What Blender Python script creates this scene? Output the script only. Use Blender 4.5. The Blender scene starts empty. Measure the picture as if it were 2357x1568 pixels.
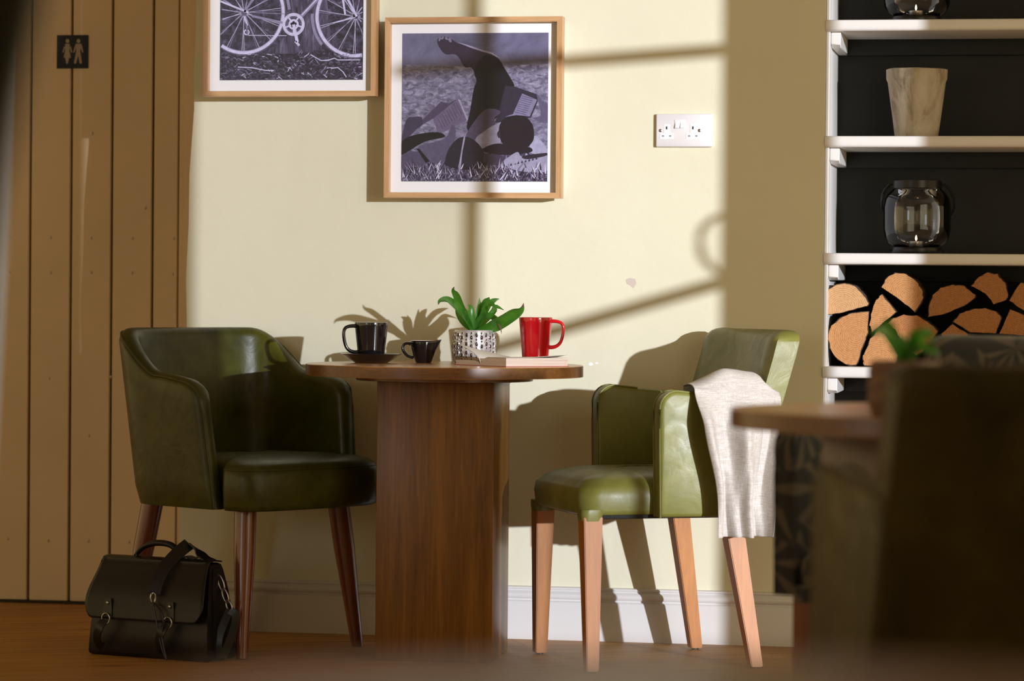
import bpy, bmesh, math, random
from math import sin, cos, pi, sqrt, atan2, radians
from mathutils import Vector, Matrix
random.seed(7)
SC = bpy.context.scene
COL = SC.collection

# ------------------------------------------------------------------ camera model
F = 7157.0; CX, CY = 1178.5, 784.0
YAW = radians(10.2); PITCH = (784 - 670) / F; ROLL = .0086
CAMH = .94; DW = 8.41
CAM = Vector((DW * sin(YAW), -DW * cos(YAW), CAMH))
FH = Vector((-sin(YAW), cos(YAW), 0)); RH = Vector((cos(YAW), sin(YAW), 0))
UP = Vector((0, 0, 1))
fw = FH * cos(PITCH) - UP * sin(PITCH)
up0 = UP * cos(PITCH) + FH * sin(PITCH)
rt = RH * cos(ROLL) + up0 * sin(ROLL)
up = up0 * cos(ROLL) - RH * sin(ROLL)

def ray(px, py):
    return fw + rt * ((px - CX) / F) - up * ((py - CY) / F)
def PY(px, py, p=0.0):            # point where the sight line meets the plane p metres in front of the back wall
    r = ray(px, py); t = (-p - CAM.y) / r.y
    return CAM + r * t
def PZ(px, py, z):
    r = ray(px, py); t = (z - CAM.z) / r.z
    return CAM + r * t
def PD(px, py, d):                # at distance d along the view axis
    r = ray(px, py); return CAM + r * (d / r.dot(FH))
def plan(px, d, z=0.0):           # floor-plan position: image column + distance
    v = PD(px, 784, d); return Vector((v.x, v.y, z))
def camdir(lat, dep):             # direction given as (right, away) seen from the camera -> angle about z
    v = RH * lat + FH * dep; return atan2(v.y, v.x)

# ------------------------------------------------------------------ helpers
def lin(c):
    return tuple(((x / 255) / 12.92 if x / 255 <= .04045 else ((x / 255 + .055) / 1.055) ** 2.4) for x in c)
def tag(o, label=None, cat=None, group=None, kind=None):
    if label: o['label'] = label
    if cat: o['category'] = cat
    if group: o['group'] = group
    if kind: o['kind'] = kind
    return o
def empty(name, loc, rz=0, **k):
    o = bpy.data.objects.new(name, None); COL.objects.link(o)
    o.empty_display_size = .05
    o.location = loc; o.rotation_euler = (0, 0, rz)
    return tag(o, **k)
def obj(name, bm, mats, parent=None, smooth=True, ang=38, loc=None, rz=None, **k):
    bmesh.ops.remove_doubles(bm, verts=bm.verts, dist=1e-6)
    bmesh.ops.recalc_face_normals(bm, faces=bm.faces)
    me = bpy.data.meshes.new(name)
    if smooth:
        for f in bm.faces: f.smooth = True
        for e in bm.edges:
            if len(e.link_faces) == 2:
                try:
                    if e.calc_face_angle() > radians(ang): e.smooth = False
                except ValueError: pass
    bm.to_mesh(me); bm.free()
    if not isinstance(mats, (list, tuple)): mats = [mats]
    for m in mats: me.materials.append(m)
    o = bpy.data.objects.new(name, me); COL.objects.link(o)
    if parent: o.parent = parent
    if loc is not None: o.location = loc
    if rz is not None: o.rotation_euler = (0, 0, rz)
    return tag(o, **k)
def NB(): return bmesh.new()
def box(bm, a, b, mi=0, bev=0.0, seg=2):
    x0, y0, z0 = a; x1, y1, z1 = b
    vs = [bm.verts.new(p) for p in ((x0,y0,z0),(x1,y0,z0),(x1,y1,z0),(x0,y1,z0),(x0,y0,z1),(x1,y0,z1),(x1,y1,z1),(x0,y1,z1))]
    fs = [bm.faces.new([vs[i] for i in q]) for q in ((3,2,1,0),(4,5,6,7),(0,1,5,4),(1,2,6,5),(2,3,7,6),(3,0,4,7))]
    for f in fs: f.material_index = mi
    if bev:
        es = list({e for f in fs for e in f.edges})
        r = bmesh.ops.bevel(bm, geom=es, offset=bev, segments=seg, affect='EDGES', profile=.5)
        for f in r['faces']: f.material_index = mi
    return vs
def loft(bm, rings, closed=True, cap0=True, cap1=True, mi=0, xf=None):
    R = []
    for r in rings:
        R.append([bm.verts.new(xf @ Vector(p) if xf else p) for p in r])
    n = len(R[0])
    for a, b in zip(R[:-1], R[1:]):
        for i in range(n if closed else n - 1):
            j = (i + 1) % n
            f = bm.faces.new((a[i], a[j], b[j], b[i])); f.material_index = mi
    if cap0: bm.faces.new(R[0][::-1]).material_index = mi
    if cap1: bm.faces.new(R[-1]).material_index = mi
    return R
def lathe(bm, prof, c=(0,0,0), seg=48, mi=0, cap0=True, cap1=True):
    rings = [[(c[0]+r*cos(2*pi*i/seg), c[1]+r*sin(2*pi*i/seg), c[2]+z) for i in range(seg)] for r, z in prof]
    return loft(bm, rings, True, cap0, cap1, mi)
def frame_at(pts, i, hint):
    n = len(pts)
    t = (pts[min(i+1, n-1)] - pts[max(i-1, 0)]).normalized()
    s = t.cross(hint)
    if s.length < 1e-4: s = t.cross(Vector((.3, 1, .2)))
    s.normalize(); return t, s, s.cross(t)
def tube(bm, pts, rad, seg=10, mi=0, flat=1.0, hint=(0,0,1), closed=False):
    pts = [Vector(p) for p in pts]; hint = Vector(hint); rings = []
    n = len(pts)
    for i, p in enumerate(pts):
        r = rad[i] if isinstance(rad, (list, tuple)) else rad
        if closed:
            t = (pts[(i+1) % n] - pts[(i-1) % n]).normalized()
            s = t.cross(hint).normalized(); u = s.cross(t)
        else:
            t, s, u = frame_at(pts, i, hint)
        rings.append([p + s*(r*cos(2*pi*k/seg)) + u*(r*flat*sin(2*pi*k/seg)) for k in range(seg)])
    if closed: rings.append(rings[0])
    loft(bm, rings, True, not closed, not closed, mi)
def strip(bm, pts, w, th, hint=(0,0,1), mi=0):     # flat strap: width w across, thickness th
    pts = [Vector(p) for p in pts]; hint = Vector(hint); rings = []
    for i, p in enumerate(pts):
        t, s, u = frame_at(pts, i, hint)
        ww = w[i] if isinstance(w, (list, tuple)) else w
        rings.append([p - s*ww/2 - u*th/2, p + s*ww/2 - u*th/2, p + s*ww/2 + u*th/2, p - s*ww/2 + u*th/2])
    loft(bm, rings, True, True, True, mi)
def prism(bm, pts, off, mi=0, mi_side=None):       # 3-D polygon pushed along vector off
    off = Vector(off)
    a = [bm.verts.new(p) for p in pts]; b = [bm.verts.new(Vector(p) + off) for p in pts]
    f0 = bm.faces.new(a); f1 = bm.faces.new(b[::-1]); f0.material_index = mi; f1.material_index = mi
    for i in range(len(pts)):
        j = (i + 1) % len(pts)
        f = bm.faces.new((a[i], b[i], b[j], a[j])); f.material_index = mi if mi_side is None else mi_side
    return a, b
def spline(pts, n=8, closed=False):                # Catmull-Rom through points
    P = [Vector(p) for p in pts]; out = []; N = len(P)
    rng = range(N if closed else N - 1)
    for i in rng:
        if closed: p0, p1, p2, p3 = P[(i-1) % N], P[i], P[(i+1) % N], P[(i+2) % N]
        else: p0, p1, p2, p3 = P[max(i-1, 0)], P[i], P[i+1], P[min(i+2, N-1)]
        for k in range(n):
            t = k / n
            out.append(.5*((2*p1) + (p2-p0)*t + (2*p0-5*p1+4*p2-p3)*t*t + (3*p1-p0-3*p2+p3)*t**3))
    if not closed: out.append(P[-1])
    return out
def sm(a, b, x):
    t = max(0, min(1, (x - a) / (b - a))); return t*t*(3 - 2*t)

# ------------------------------------------------------------------ materials
def nodes(name):
    m = bpy.data.materials.new(name); m.use_nodes = True
    nt = m.node_tree; b = nt.nodes['Principled BSDF']
    return m, nt, b
def mapped(nt, scale=(1,1,1), rot=(0,0,0)):
    tc = nt.nodes.new('ShaderNodeTexCoord'); mp = nt.nodes.new('ShaderNodeMapping')
    mp.inputs['Scale'].default_value = scale; mp.inputs['Rotation'].default_value = rot
    nt.links.new(tc.outputs['Object'], mp.inputs['Vector']); return mp
def ramp(nt, fac, stops):
    r = nt.nodes.new('ShaderNodeValToRGB'); cr = r.color_ramp
    while len(cr.elements) < len(stops): cr.elements.new(.5)
    for e, (p, c) in zip(cr.elements, stops): e.position = p; e.color = (*c, 1)
    nt.links.new(fac, r.inputs['Fac']); return r
def noise(nt, vec, scale, detail=4, rough=.55, dist=0):
    n = nt.nodes.new('ShaderNodeTexNoise')
    n.inputs['Scale'].default_value = scale; n.inputs['Detail'].default_value = detail
    n.inputs['Roughness'].default_value = rough; n.inputs['Distortion'].default_value = dist
    nt.links.new(vec.outputs[0], n.inputs['Vector']); return n
def bump(nt, b, h, strength, dist):
    bp = nt.nodes.new('ShaderNodeBump'); bp.inputs['Strength'].default_value = strength
    bp.inputs['Distance'].default_value = dist
    nt.links.new(h, bp.inputs['Height']); nt.links.new(bp.outputs['Normal'], b.inputs['Normal'])
def mul(c, k): return tuple(min(1, x*k) for x in c)
def M(name, c, rough=.5, metal=0, var=0, vs=8, bmp=0, bs=60, coat=0, spec=.5, sheen=0, c2=None):
    m, nt, b = nodes(name)
    b.inputs['Base Color'].default_value = (*c, 1); b.inputs['Roughness'].default_value = rough
    b.inputs['Metallic'].default_value = metal; b.inputs['Specular IOR Level'].default_value = spec
    b.inputs['Coat Weight'].default_value = coat; b.inputs['Coat Roughness'].default_value = .15
    b.inputs['Sheen Weight'].default_value = sheen
    if var or bmp or c2:
        mp = mapped(nt)
    if var or c2:
        n = noise(nt, mp, vs, 5, .6)
        r = ramp(nt, n.outputs['Fac'], [(.3, c if c2 else mul(c, 1-var)), (.7, c2 if c2 else mul(c, 1+var))])
        nt.links.new(r.outputs['Color'], b.inputs['Base Color'])
    if bmp:
        n2 = noise(nt, mp, bs, 4, .6); bump(nt, b, n2.outputs['Fac'], bmp, .003)
    return m
def wood(name, c1, c2, axis='z', rough=.35, coat=.2, k=1.0, rot=(0,0,0), bmp=.08):
    m, nt, b = nodes(name)
    s = {'x': (1.2, 22, 22), 'y': (22, 1.2, 22), 'z': (22, 22, 1.2)}[axis]
    mp = mapped(nt, tuple(q*k for q in s), rot)
    n1 = noise(nt, mp, 1.3, 5, .55, .6)
    n2 = noise(nt, mp, 7, 3, .6, .2)
    mx = nt.nodes.new('ShaderNodeMix'); mx.data_type = 'FLOAT'; mx.inputs[0].default_value = .4
    nt.links.new(n1.outputs['Fac'], mx.inputs[2]); nt.links.new(n2.outputs['Fac'], mx.inputs[3])
    r = ramp(nt, mx.outputs[0], [(.36, c1), (.5, tuple((a+q)/2 for a, q in zip(c1, c2))), (.62, c2)])
    nt.links.new(r.outputs['Color'], b.inputs['Base Color'])
    b.inputs['Roughness'].default_value = rough; b.inputs['Coat Weight'].default_value = coat
    b.inputs['Coat Roughness'].default_value = .2
    bump(nt, b, mx.outputs[0], bmp, .002)
    return m
def leather(name, c1, c2, rough=.34, vs=6):
    m, nt, b = nodes(name)
    mp = mapped(nt)
    n = noise(nt, mp, vs, 6, .62, .4); n2 = noise(nt, mp, 420, 2, .5); n3 = noise(nt, mp, 14, 3, .5, 1.5)
    r = ramp(nt, n.outputs['Fac'], [(.3, c1), (.7, c2)])
    nt.links.new(r.outputs['Color'], b.inputs['Base Color'])
    rr = ramp(nt, n3.outputs['Fac'], [(.3, (rough-.06,)*3), (.7, (rough+.1,)*3)])
    nt.links.new(rr.outputs['Color'], b.inputs['Roughness'])
    ad = nt.nodes.new('ShaderNodeMath'); ad.operation = 'MULTIPLY_ADD'; ad.inputs[1].default_value = .12
    nt.links.new(n2.outputs['Fac'], ad.inputs[0]); nt.links.new(n3.outputs['Fac'], ad.inputs[2])
    bump(nt, b, ad.outputs[0], .16, .006)
    b.inputs['Specular IOR Level'].default_value = .34
    return m
def clear_glass(name, tint=(1,1,1), gl=(.95,.97,1)):
    m = bpy.data.materials.new(name); m.use_nodes = True; nt = m.node_tree; nt.nodes.clear()
    o = nt.nodes.new('ShaderNodeOutputMaterial'); mix = nt.nodes.new('ShaderNodeMixShader')
    t = nt.nodes.new('ShaderNodeBsdfTransparent'); g = nt.nodes.new('ShaderNodeBsdfGlossy')
    t.inputs['Color'].default_value = (*tint, 1); g.inputs['Roughness'].default_value = .01
    g.inputs['Color'].default_value = (*gl, 1)
    fr = nt.nodes.new('ShaderNodeFresnel'); fr.inputs['IOR'].default_value = 1.5
    nt.links.new(fr.outputs[0], mix.inputs[0]); nt.links.new(t.outputs[0], mix.inputs[1])
    nt.links.new(g.outputs[0], mix.inputs[2]); nt.links.new(mix.outputs[0], o.inputs[0])
    return m
def emis(name, c, s):
    m, nt, b = nodes(name)
    b.inputs['Base Color'].default_value = (0,0,0,1)
    b.inputs['Emission Color'].default_value = (*c, 1); b.inputs['Emission Strength'].default_value = s
    return m

def plaster():
    m, nt, b = nodes('cream_plaster'); mp = mapped(nt)
    n = noise(nt, mp, 2.2, 5, .6); n2 = noise(nt, mp, 55, 5, .6); n3 = noise(nt, mp, 5, 4, .5, .5)
    r = ramp(nt, n.outputs['Fac'], [(.3, (.65,.62,.455)), (.7, (.69,.66,.49))])
    nt.links.new(r.outputs['Color'], b.inputs['Base Color']); b.inputs['Roughness'].default_value = .7
    ad = nt.nodes.new('ShaderNodeMath'); ad.operation = 'MULTIPLY_ADD'; ad.inputs[1].default_value = .18
    nt.links.new(n2.outputs['Fac'], ad.inputs[0]); nt.links.new(n3.outputs['Fac'], ad.inputs[2])
    bump(nt, b, ad.outputs[0], .22, .012)
    b.inputs['Specular IOR Level'].default_value = .3
    return m
MAT = {}
MAT['plaster'] = plaster()
MAT['white'] = M('white_gloss_paint', (.70,.685,.65), .3, bmp=.03, bs=30)
MAT['chip'] = M('bare_chip', (.85,.84,.83), .8)
MAT['chip2'] = M('scuffed_plaster', (.55,.47,.40), .8)
MAT['board'] = M('grey_beige_paint', (.60,.455,.265), .5, var=.05, vs=3, bmp=.08, bs=25)
MAT['nail'] = M('painted_nail', (.46,.39,.28), .35)
MAT['groove'] = M('groove_shadow_gap', (.02,.016,.01), .9)
MAT['dark'] = M('charcoal_paint', (.013,.0135,.012), .6, spec=.25, var=.1, bmp=.05, bs=40)
MAT['oak'] = wood('oak_frame', (.40,.21,.085), (.60,.36,.17), 'x', .4, .1)
MAT['oakv'] = wood('oak_frame_upright', (.40,.21,.085), (.60,.36,.17), 'z', .4, .1)
MAT['mount'] = M('white_mount', (.80,.80,.80), .7)
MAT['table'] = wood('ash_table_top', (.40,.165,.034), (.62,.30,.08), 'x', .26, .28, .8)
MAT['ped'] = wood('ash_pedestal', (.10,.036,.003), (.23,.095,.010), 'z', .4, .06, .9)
MAT['tabled'] = wood('dark_table_wood', (.14,.055,.02), (.22,.10,.04), 'x', .35, .12)
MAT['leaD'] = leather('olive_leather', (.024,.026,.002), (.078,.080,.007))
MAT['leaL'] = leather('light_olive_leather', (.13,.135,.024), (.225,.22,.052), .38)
MAT['leaF'] = leather('dark_olive_leather', (.024,.018,.002), (.080,.060,.005), .5, 5)
MAT['mahog'] = wood('mahogany_leg', (.12,.030,.010), (.20,.055,.018), 'z', .25, .5)
MAT['beech'] = wood('beech_leg', (.33,.112,.012), (.44,.17,.022), 'z', .45, .0)
MAT['black_gl'] = M('black_glaze', (.006,.005,.006), .06, coat=.5)
MAT['cream_gl'] = M('cream_glaze', (.75,.66,.56), .2)
MAT['red_gl'] = M('red_glaze', (.55,.004,.012), .08, coat=.4)
MAT['blk_lea'] = M('black_bag_leather', (.009,.007,.0065), .40, spec=.35, var=.25, vs=12, bmp=.25, bs=35)
MAT['blk_lea2'] = M('black_strap_leather', (.008,.007,.007), .36, spec=.4)
MAT['steel'] = M('dull_steel', (.38,.36,.33), .3, 1)
MAT['chrome'] = M('brushed_chrome', (.86,.86,.88), .38, .35, bmp=.03, bs=80)
MAT['blk_metal'] = M('black_metal', (.012,.012,.013), .32, .4)
MAT['silver'] = M('silver_glaze', (.62,.60,.60), .28, .55, var=.3, vs=60)
MAT['silver_dot'] = M('bronze_bead', (.10,.075,.065), .16, .8)
MAT['soil'] = M('potting_soil', (.03,.02,.012), .95, bmp=.6, bs=200)
MAT['glass'] = clear_glass('lantern_glass', (.98,.98,.975))
MAT['stone'] = None
MAT['wax'] = M('tealight_wax', (.8,.74,.66), .5)
MAT['tin'] = M('tealight_cup', (.6,.58,.56), .35, .9)
MAT['flame'] = emis('candle_flame', (1, .62, .25), 14)
MAT['linen'] = None
MAT['paper'] = None

def leaf_mat():
    m, nt, b = nodes('green_leaf'); mp = mapped(nt)
    n = noise(nt, mp, 25, 3)
    r = ramp(nt, n.outputs['Fac'], [(.3, (.020,.10,.012)), (.7, (.07,.25,.028))])
    nt.links.new(r.outputs['Color'], b.inputs['Base Color']); b.inputs['Roughness'].default_value = .3
    b.inputs['Coat Weight'].default_value = .2
    b.inputs['Transmission Weight'].default_value = 0
    b.inputs['Subsurface Weight'].default_value = 0
    # light through the thin blade
    tr = nt.nodes.new('ShaderNodeBsdfTranslucent'); tr.inputs['Color'].default_value = (.14,.42,.03,1)
    mx = nt.nodes.new('ShaderNodeMixShader'); mx.inputs[0].default_value = .35
    o = nt.nodes['Material Output']
    nt.links.new(b.outputs[0], mx.inputs[1]); nt.links.new(tr.outputs[0], mx.inputs[2]); nt.links.new(mx.outputs[0], o.inputs[0])
    return m
MAT['leaf'] = leaf_mat()
MAT['leaf_dry'] = M('dry_leaf_tip', (.13,.06,.05), .8)

def stone():
    m, nt, b = nodes('limewashed_clay'); mp = mapped(nt, (1,1,.5))
    n = noise(nt, mp, 14, 7, .68, .6); n2 = noise(nt, mp, 90, 4, .7)
    r = ramp(nt, n.outputs['Fac'], [(.34, (.20,.155,.095)), (.5, (.42,.36,.27)), (.68, (.56,.50,.41))])
    nt.links.new(r.outputs['Color'], b.inputs['Base Color']); b.inputs['Roughness'].default_value = .9
    bump(nt, b, n2.outputs['Fac'], .35, .004); return m
MAT['stone'] = stone()
def linen():
    m, nt, b = nodes('natural_linen')
    mp = mapped(nt, (1, 1, 1))
    a = noise(nt, mapped(nt, (750, 750, 40)), 1, 3, .6); c = noise(nt, mapped(nt, (40, 40, 750)), 1, 3, .6)
    mx = nt.nodes.new('ShaderNodeMath'); mx.operation = 'ADD'
    nt.links.new(a.outputs['Fac'], mx.inputs[0]); nt.links.new(c.outputs['Fac'], mx.inputs[1])
    r = ramp(nt, mx.outputs[0], [(.8, (.43,.39,.34)), (1.0, (.64,.61,.57))])
    mh = nt.nodes.new('ShaderNodeMath'); mh.operation = 'MULTIPLY'; mh.inputs[1].default_value = .5
    r.color_ramp.elements[0].position = .40; r.color_ramp.elements[1].position = .60
    nt.links.new(mx.outputs[0], mh.inputs[0]); nt.links.new(mh.outputs[0], r.inputs['Fac'])
    nt.links.new(r.outputs['Color'], b.inputs['Base Color']); b.inputs['Roughness'].default_value = .95
    b.inputs['Specular IOR Level'].default_value = .1; b.inputs['Sheen Weight'].default_value = .15
    bump(nt, b, mx.outputs[0], .3, .001); return m
MAT['linen'] = linen()
MAT['page_edge'] = None
def page_edge():
    m, nt, b = nodes('page_edges'); mp = mapped(nt, (3, 3, 900))
    n = noise(nt, mp, 1, 3, .6)
    r = ramp(nt, n.outputs['Fac'], [(.35, (.55,.43,.33)), (.65, (.78,.68,.58))])
    nt.links.new(r.outputs['Color'], b.inputs['Base Color']); b.inputs['Roughness'].default_value = .85
    return m
MAT['page_edge'] = page_edge()
def page():
    m, nt, b = nodes('printed_page'); tc = nt.nodes.new('ShaderNodeTexCoord')
    sp = nt.nodes.new('ShaderNodeSeparateXYZ'); nt.links.new(tc.outputs['Object'], sp.inputs[0])
    def band(out, per, duty):
        a = nt.nodes.new('ShaderNodeMath'); a.operation = 'PINGPONG'; a.inputs[1].default_value = per
        nt.links.new(out, a.inputs[0]); g = nt.nodes.new('ShaderNodeMath'); g.operation = 'GREATER_THAN'
        g.inputs[1].default_value = per*(1-duty); nt.links.new(a.outputs[0], g.inputs[0]); return g
    l = band(sp.outputs['Y'], .0021, .36)
    n = noise(nt, tc, 900, 1); gt = nt.nodes.new('ShaderNodeMath'); gt.operation = 'GREATER_THAN'; gt.inputs[1].default_value = .47
    nt.links.new(n.outputs['Fac'], gt.inputs[0])
    mm = nt.nodes.new('ShaderNodeMath'); mm.operation = 'MULTIPLY'
    nt.links.new(l.outputs[0], mm.inputs[0]); nt.links.new(gt.outputs[0], mm.inputs[1])
    r = ramp(nt, mm.outputs[0], [(0, (.80,.75,.67)), (1, (.56,.52,.46))])
    nt.links.new(r.outputs['Color'], b.inputs['Base Color']); b.inputs['Roughness'].default_value = .8
    return m
MAT['paper'] = page()
def endgrain(i):
    m, nt, b = nodes('log_end_grain')
    mp = mapped(nt)
    w = nt.nodes.new('ShaderNodeTexWave'); w.wave_type = 'RINGS'; w.rings_direction = 'Y'
    w.inputs['Scale'].default_value = 62; w.inputs['Distortion'].default_value = 3.5; w.inputs['Detail'].default_value = 3
    w.inputs['Detail Scale'].default_value = 1.2
    nt.links.new(mp.outputs[0], w.inputs['Vector'])
    n = noise(nt, mp, 120, 4, .7)
    ad = nt.nodes.new('ShaderNodeMix'); ad.data_type = 'FLOAT'; ad.inputs[0].default_value = .78
    nt.links.new(w.outputs['Fac'], ad.inputs[2]); nt.links.new(n.outputs['Fac'], ad.inputs[3])
    cs = [((.36,.15,.045), (.52,.26,.095)), ((.27,.10,.028), (.40,.17,.05)), ((.42,.22,.09), (.58,.34,.15))][i]
    r = ramp(nt, ad.outputs[0], [(.32, cs[0]), (.62, cs[1])])
    nt.links.new(r.outputs['Color'], b.inputs['Base Color']); b.inputs['Roughness'].default_value = .75
    bump(nt, b, ad.outputs[0], .3, .003); return m
MAT['end'] = [endgrain(i) for i in range(3)]
MAT['bark'] = M('rough_bark', (.075,.045,.028), .95, var=.5, vs=40, bmp=1, bs=60)
MAT['split'] = wood('split_wood', (.30,.13,.045), (.46,.23,.09), 'y', .8, 0)
def leafcloth():
    m, nt, b = nodes('leaf_pattern_fabric'); mp = mapped(nt)
    v = nt.nodes.new('ShaderNodeTexVoronoi'); v.inputs['Scale'].default_value = 9
    nt.links.new(mp.outputs[0], v.inputs['Vector'])
    # leaf veins fan out from every cell centre
    sub = nt.nodes.new('ShaderNodeVectorMath'); sub.operation = 'SUBTRACT'
    nt.links.new(mp.outputs[0], sub.inputs[0]); nt.links.new(v.outputs['Position'], sub.inputs[1])
    sx = nt.nodes.new('ShaderNodeSeparateXYZ'); nt.links.new(sub.outputs[0], sx.inputs[0])
    ad = nt.nodes.new('ShaderNodeMath'); ad.operation = 'ADD'
    nt.links.new(sx.outputs['X'], ad.inputs[0]); nt.links.new(sx.outputs['Y'], ad.inputs[1])
    at = nt.nodes.new('ShaderNodeMath'); at.operation = 'ARCTAN2'
    nt.links.new(ad.outputs[0], at.inputs[0]); nt.links.new(sx.outputs['Z'], at.inputs[1])
    ml = nt.nodes.new('ShaderNodeMath'); ml.operation = 'MULTIPLY'; ml.inputs[1].default_value = 9
    nt.links.new(at.outputs[0], ml.inputs[0]); sn = nt.nodes.new('ShaderNodeMath'); sn.operation = 'SINE'
    nt.links.new(ml.outputs[0], sn.inputs[0])
    r = ramp(nt, sn.outputs[0], [(.25, (.008,.007,.004)), (.5, (.075,.055,.030))])
    nt.links.new(r.outputs['Color'], b.inputs['Base Color']); b.inputs['Roughness'].default_value = .8
    b.inputs['Sheen Weight'].default_value = .2
    return m
MAT['leafcloth'] = leafcloth()
def floor_mat():
    m, nt, b = nodes('oak_floorboards')
    tc = nt.nodes.new('ShaderNodeTexCoord'); mp = nt.nodes.new('ShaderNodeMapping')
    mp.inputs['Rotation'].default_value = (0, 0, radians(-24))
    nt.links.new(tc.outputs['Object'], mp.inputs['Vector'])
    br = nt.nodes.new('ShaderNodeTexBrick'); br.inputs['Scale'].default_value = 1
    br.inputs['Brick Width'].default_value = 1.6; br.inputs['Row Height'].default_value = .19
    br.inputs['Mortar Size'].default_value = .0015
    br.inputs['Color1'].default_value = (.9,.9,.9,1); br.inputs['Color2'].default_value = (.6,.6,.6,1); br.inputs['Mortar'].default_value = (.25,.25,.25,1)
    nt.links.new(mp.outputs[0], br.inputs['Vector'])
    m2 = nt.nodes.new('ShaderNodeMapping'); m2.inputs['Scale'].default_value = (2, 26, 2)
    nt.links.new(mp.outputs[0], m2.inputs['Vector'])
    n = noise(nt, m2, 1.6, 6, .62, .5)
    r = ramp(nt, n.outputs['Fac'], [(.28, (.27,.11,.014)), (.5, (.52,.24,.045)), (.72, (.64,.33,.09))])
    mx = nt.nodes.new('ShaderNodeMix'); mx.data_type = 'RGBA'; mx.blend_type = 'MULTIPLY'; mx.inputs[0].default_value = .8
    nt.links.new(r.outputs['Color'], mx.inputs[6]); nt.links.new(br.outputs['Color'], mx.inputs[7])
    nt.links.new(mx.outputs[2], b.inputs['Base Color']); b.inputs['Roughness'].default_value = .5; b.inputs['Specular IOR Level'].default_value = .3
    bump(nt, b, n.outputs['Fac'], .12, .002)
    return m
MAT['floor'] = floor_mat()
MAT['ceil'] = M('ceiling_paint', (.62,.56,.46), .8)

# ------------------------------------------------------------------ the sun and the window plane
LX, EZ = .86, .13
SUN = Vector((LX, -1, EZ))             # towards the sun
D0 = LX*3.3 + 2.6
def to_window(P, extra=0.0):           # follow a sun ray from a point back to the window plane
    t = (D0 + extra - (LX*P.x - P.y)) / (LX*LX + 1)
    return P + SUN * t
wdir = Vector((1, LX, 0)).normalized()  # along the window wall
wn = Vector((LX, -1, 0)).normalized()

# ------------------------------------------------------------------ setting
XC = PY(1897, 420).x                   # corner of the alcove
bm = NB()
edge = [(413,1250),(416,1120),(424,1000),(426,880),(430,760),(428,640),(434,520),(436,400),(441,330),(447,250),(446,180),(450,90),(452,0)]
pts = [PY(px, py) for px, py in edge]
pts = [Vector((pts[0].x, 0, 0))] + pts + [Vector((pts[-1].x + .004, 0, 2.6))]
XL = pts[0].x
poly = [Vector((XC, 0, 0))] + [Vector((XC, 0, 2.6))] + pts[::-1]
prism(bm, poly, (0, .56, 0))
for cx, cy, w, h in ((1360,838,5,4),(1373,836,4,2)):
    prism(bm, [PY(cx + w*cos(a)*(1+.3*sin(3*a)), cy + h*sin(a), .0004) for a in [2*pi*k/9 for k in range(9)]], (0,.002,0), 1)
prism(bm, [PY(1440+x, 640+y, .0004) for x, y in ((0,4),(8,0),(22,2),(25,12),(18,24),(9,16),(3,14))], (0,.002,0), 2)
obj('wall_back', bm, [MAT['plaster'], MAT['chip'], MAT['chip2']], smooth=False, kind='structure',
    label='cream plastered wall behind the table, with window light across it')
# alcove shell
XR = 1.95
bm = NB(); box(bm, (XC, .30, 0), (XR, .40, 2.6)); obj('wall_alcove', bm, MAT['dark'], smooth=False, kind='structure', label='charcoal painted back of the shelf alcove')
bm = NB(); box(bm, (XC, .012, 0), (XC+.012, .30, 2.6), bev=.005); obj('trim_1', bm, MAT['white'], kind='structure', label='white painted side lining of the alcove')
# floor, ceiling
bm = NB(); box(bm, (-6, -12, -.1), (6, 1.2, 0)); obj('floor', bm, MAT['floor'], smooth=False, kind='structure', label='brown oak floorboards')
def make_ceiling():
    a = WP(-1.03, 0); b = WP(2.2, 0)
    bm = NB(); prism(bm, [Vector((x, y, 2.6)) for x, y in ((-6,-12),(a.x,-12),(a.x,a.y),(b.x,b.y),(b.x,1.2),(-6,1.2))], (0,0,.1)); obj('ceiling', bm, MAT['ceil'], smooth=False, kind='structure', label='plain ceiling above the room')
# boarded recess wall on the left
PB = -.56
def PBx(px, py): return PY(px, py, PB)
bm = NB()
xs = [PBx(x, 800).x for x in (67.5, 161.5, 255, 349)]
w = (xs[3]-xs[0])/3; gx = [xs[0]-w*k for k in range(12, 0, -1)] + xs
xend = PBx(409, 800).x
seq = gx + [xend]
g = .0032
for a, b_ in zip(seq[:-1], seq[1:]):
    box(bm, (a+g, .56, .008), (b_-g, .585, 2.6), 0, .0025, 1)
box(bm, (seq[0], .578, 0), (xend+.5, .62, 2.6), 1)
for px, py in ((213,307),(22,546),(117,547),(210,548),(305,549),(400,549),(22,627),(117,628),(210,627),(304,628),(398,631),(113,871),(205,1003),(18,1240),(111,1245),(203,1246),(297,1248),(329,1183),(255,868),(335,479)):
    c = PBx(px, py)
    lathe(bm, [(.0035, 0), (.0033, .001), (.0022, .002), (.0006, .0026)], (0,0,0), 10, 2)
    n = 40
    bm.verts.ensure_lookup_table()
    for v in bm.verts[-n:]: v.co = Vector((c.x + v.co.x, .56 - v.co.z, c.z + v.co.y*1.5))
obj('wall_left', bm, [MAT['board'], MAT['groove'], MAT['nail']], kind='structure', label='grey beige boarded wall with thin dark gaps and nail heads')
bm = NB()
a = PBx(411, 800).x
box(bm, (a, .552, 0), (a+.05, .60, 2.6), bev=.003)
box(bm, (a+.017, .545, 0), (a+.10, .60, 2.6), bev=.003)
obj('trim_2', bm, MAT['board'], kind='structure', label='beige upright trim at the end of the boarding')
bm = NB(); box(bm, (seq[0], .552, 0), (xend, .56, .008)); obj('trim_3', bm, MAT['groove'], kind='structure', label='dark gap along the foot of the boarding')
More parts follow.
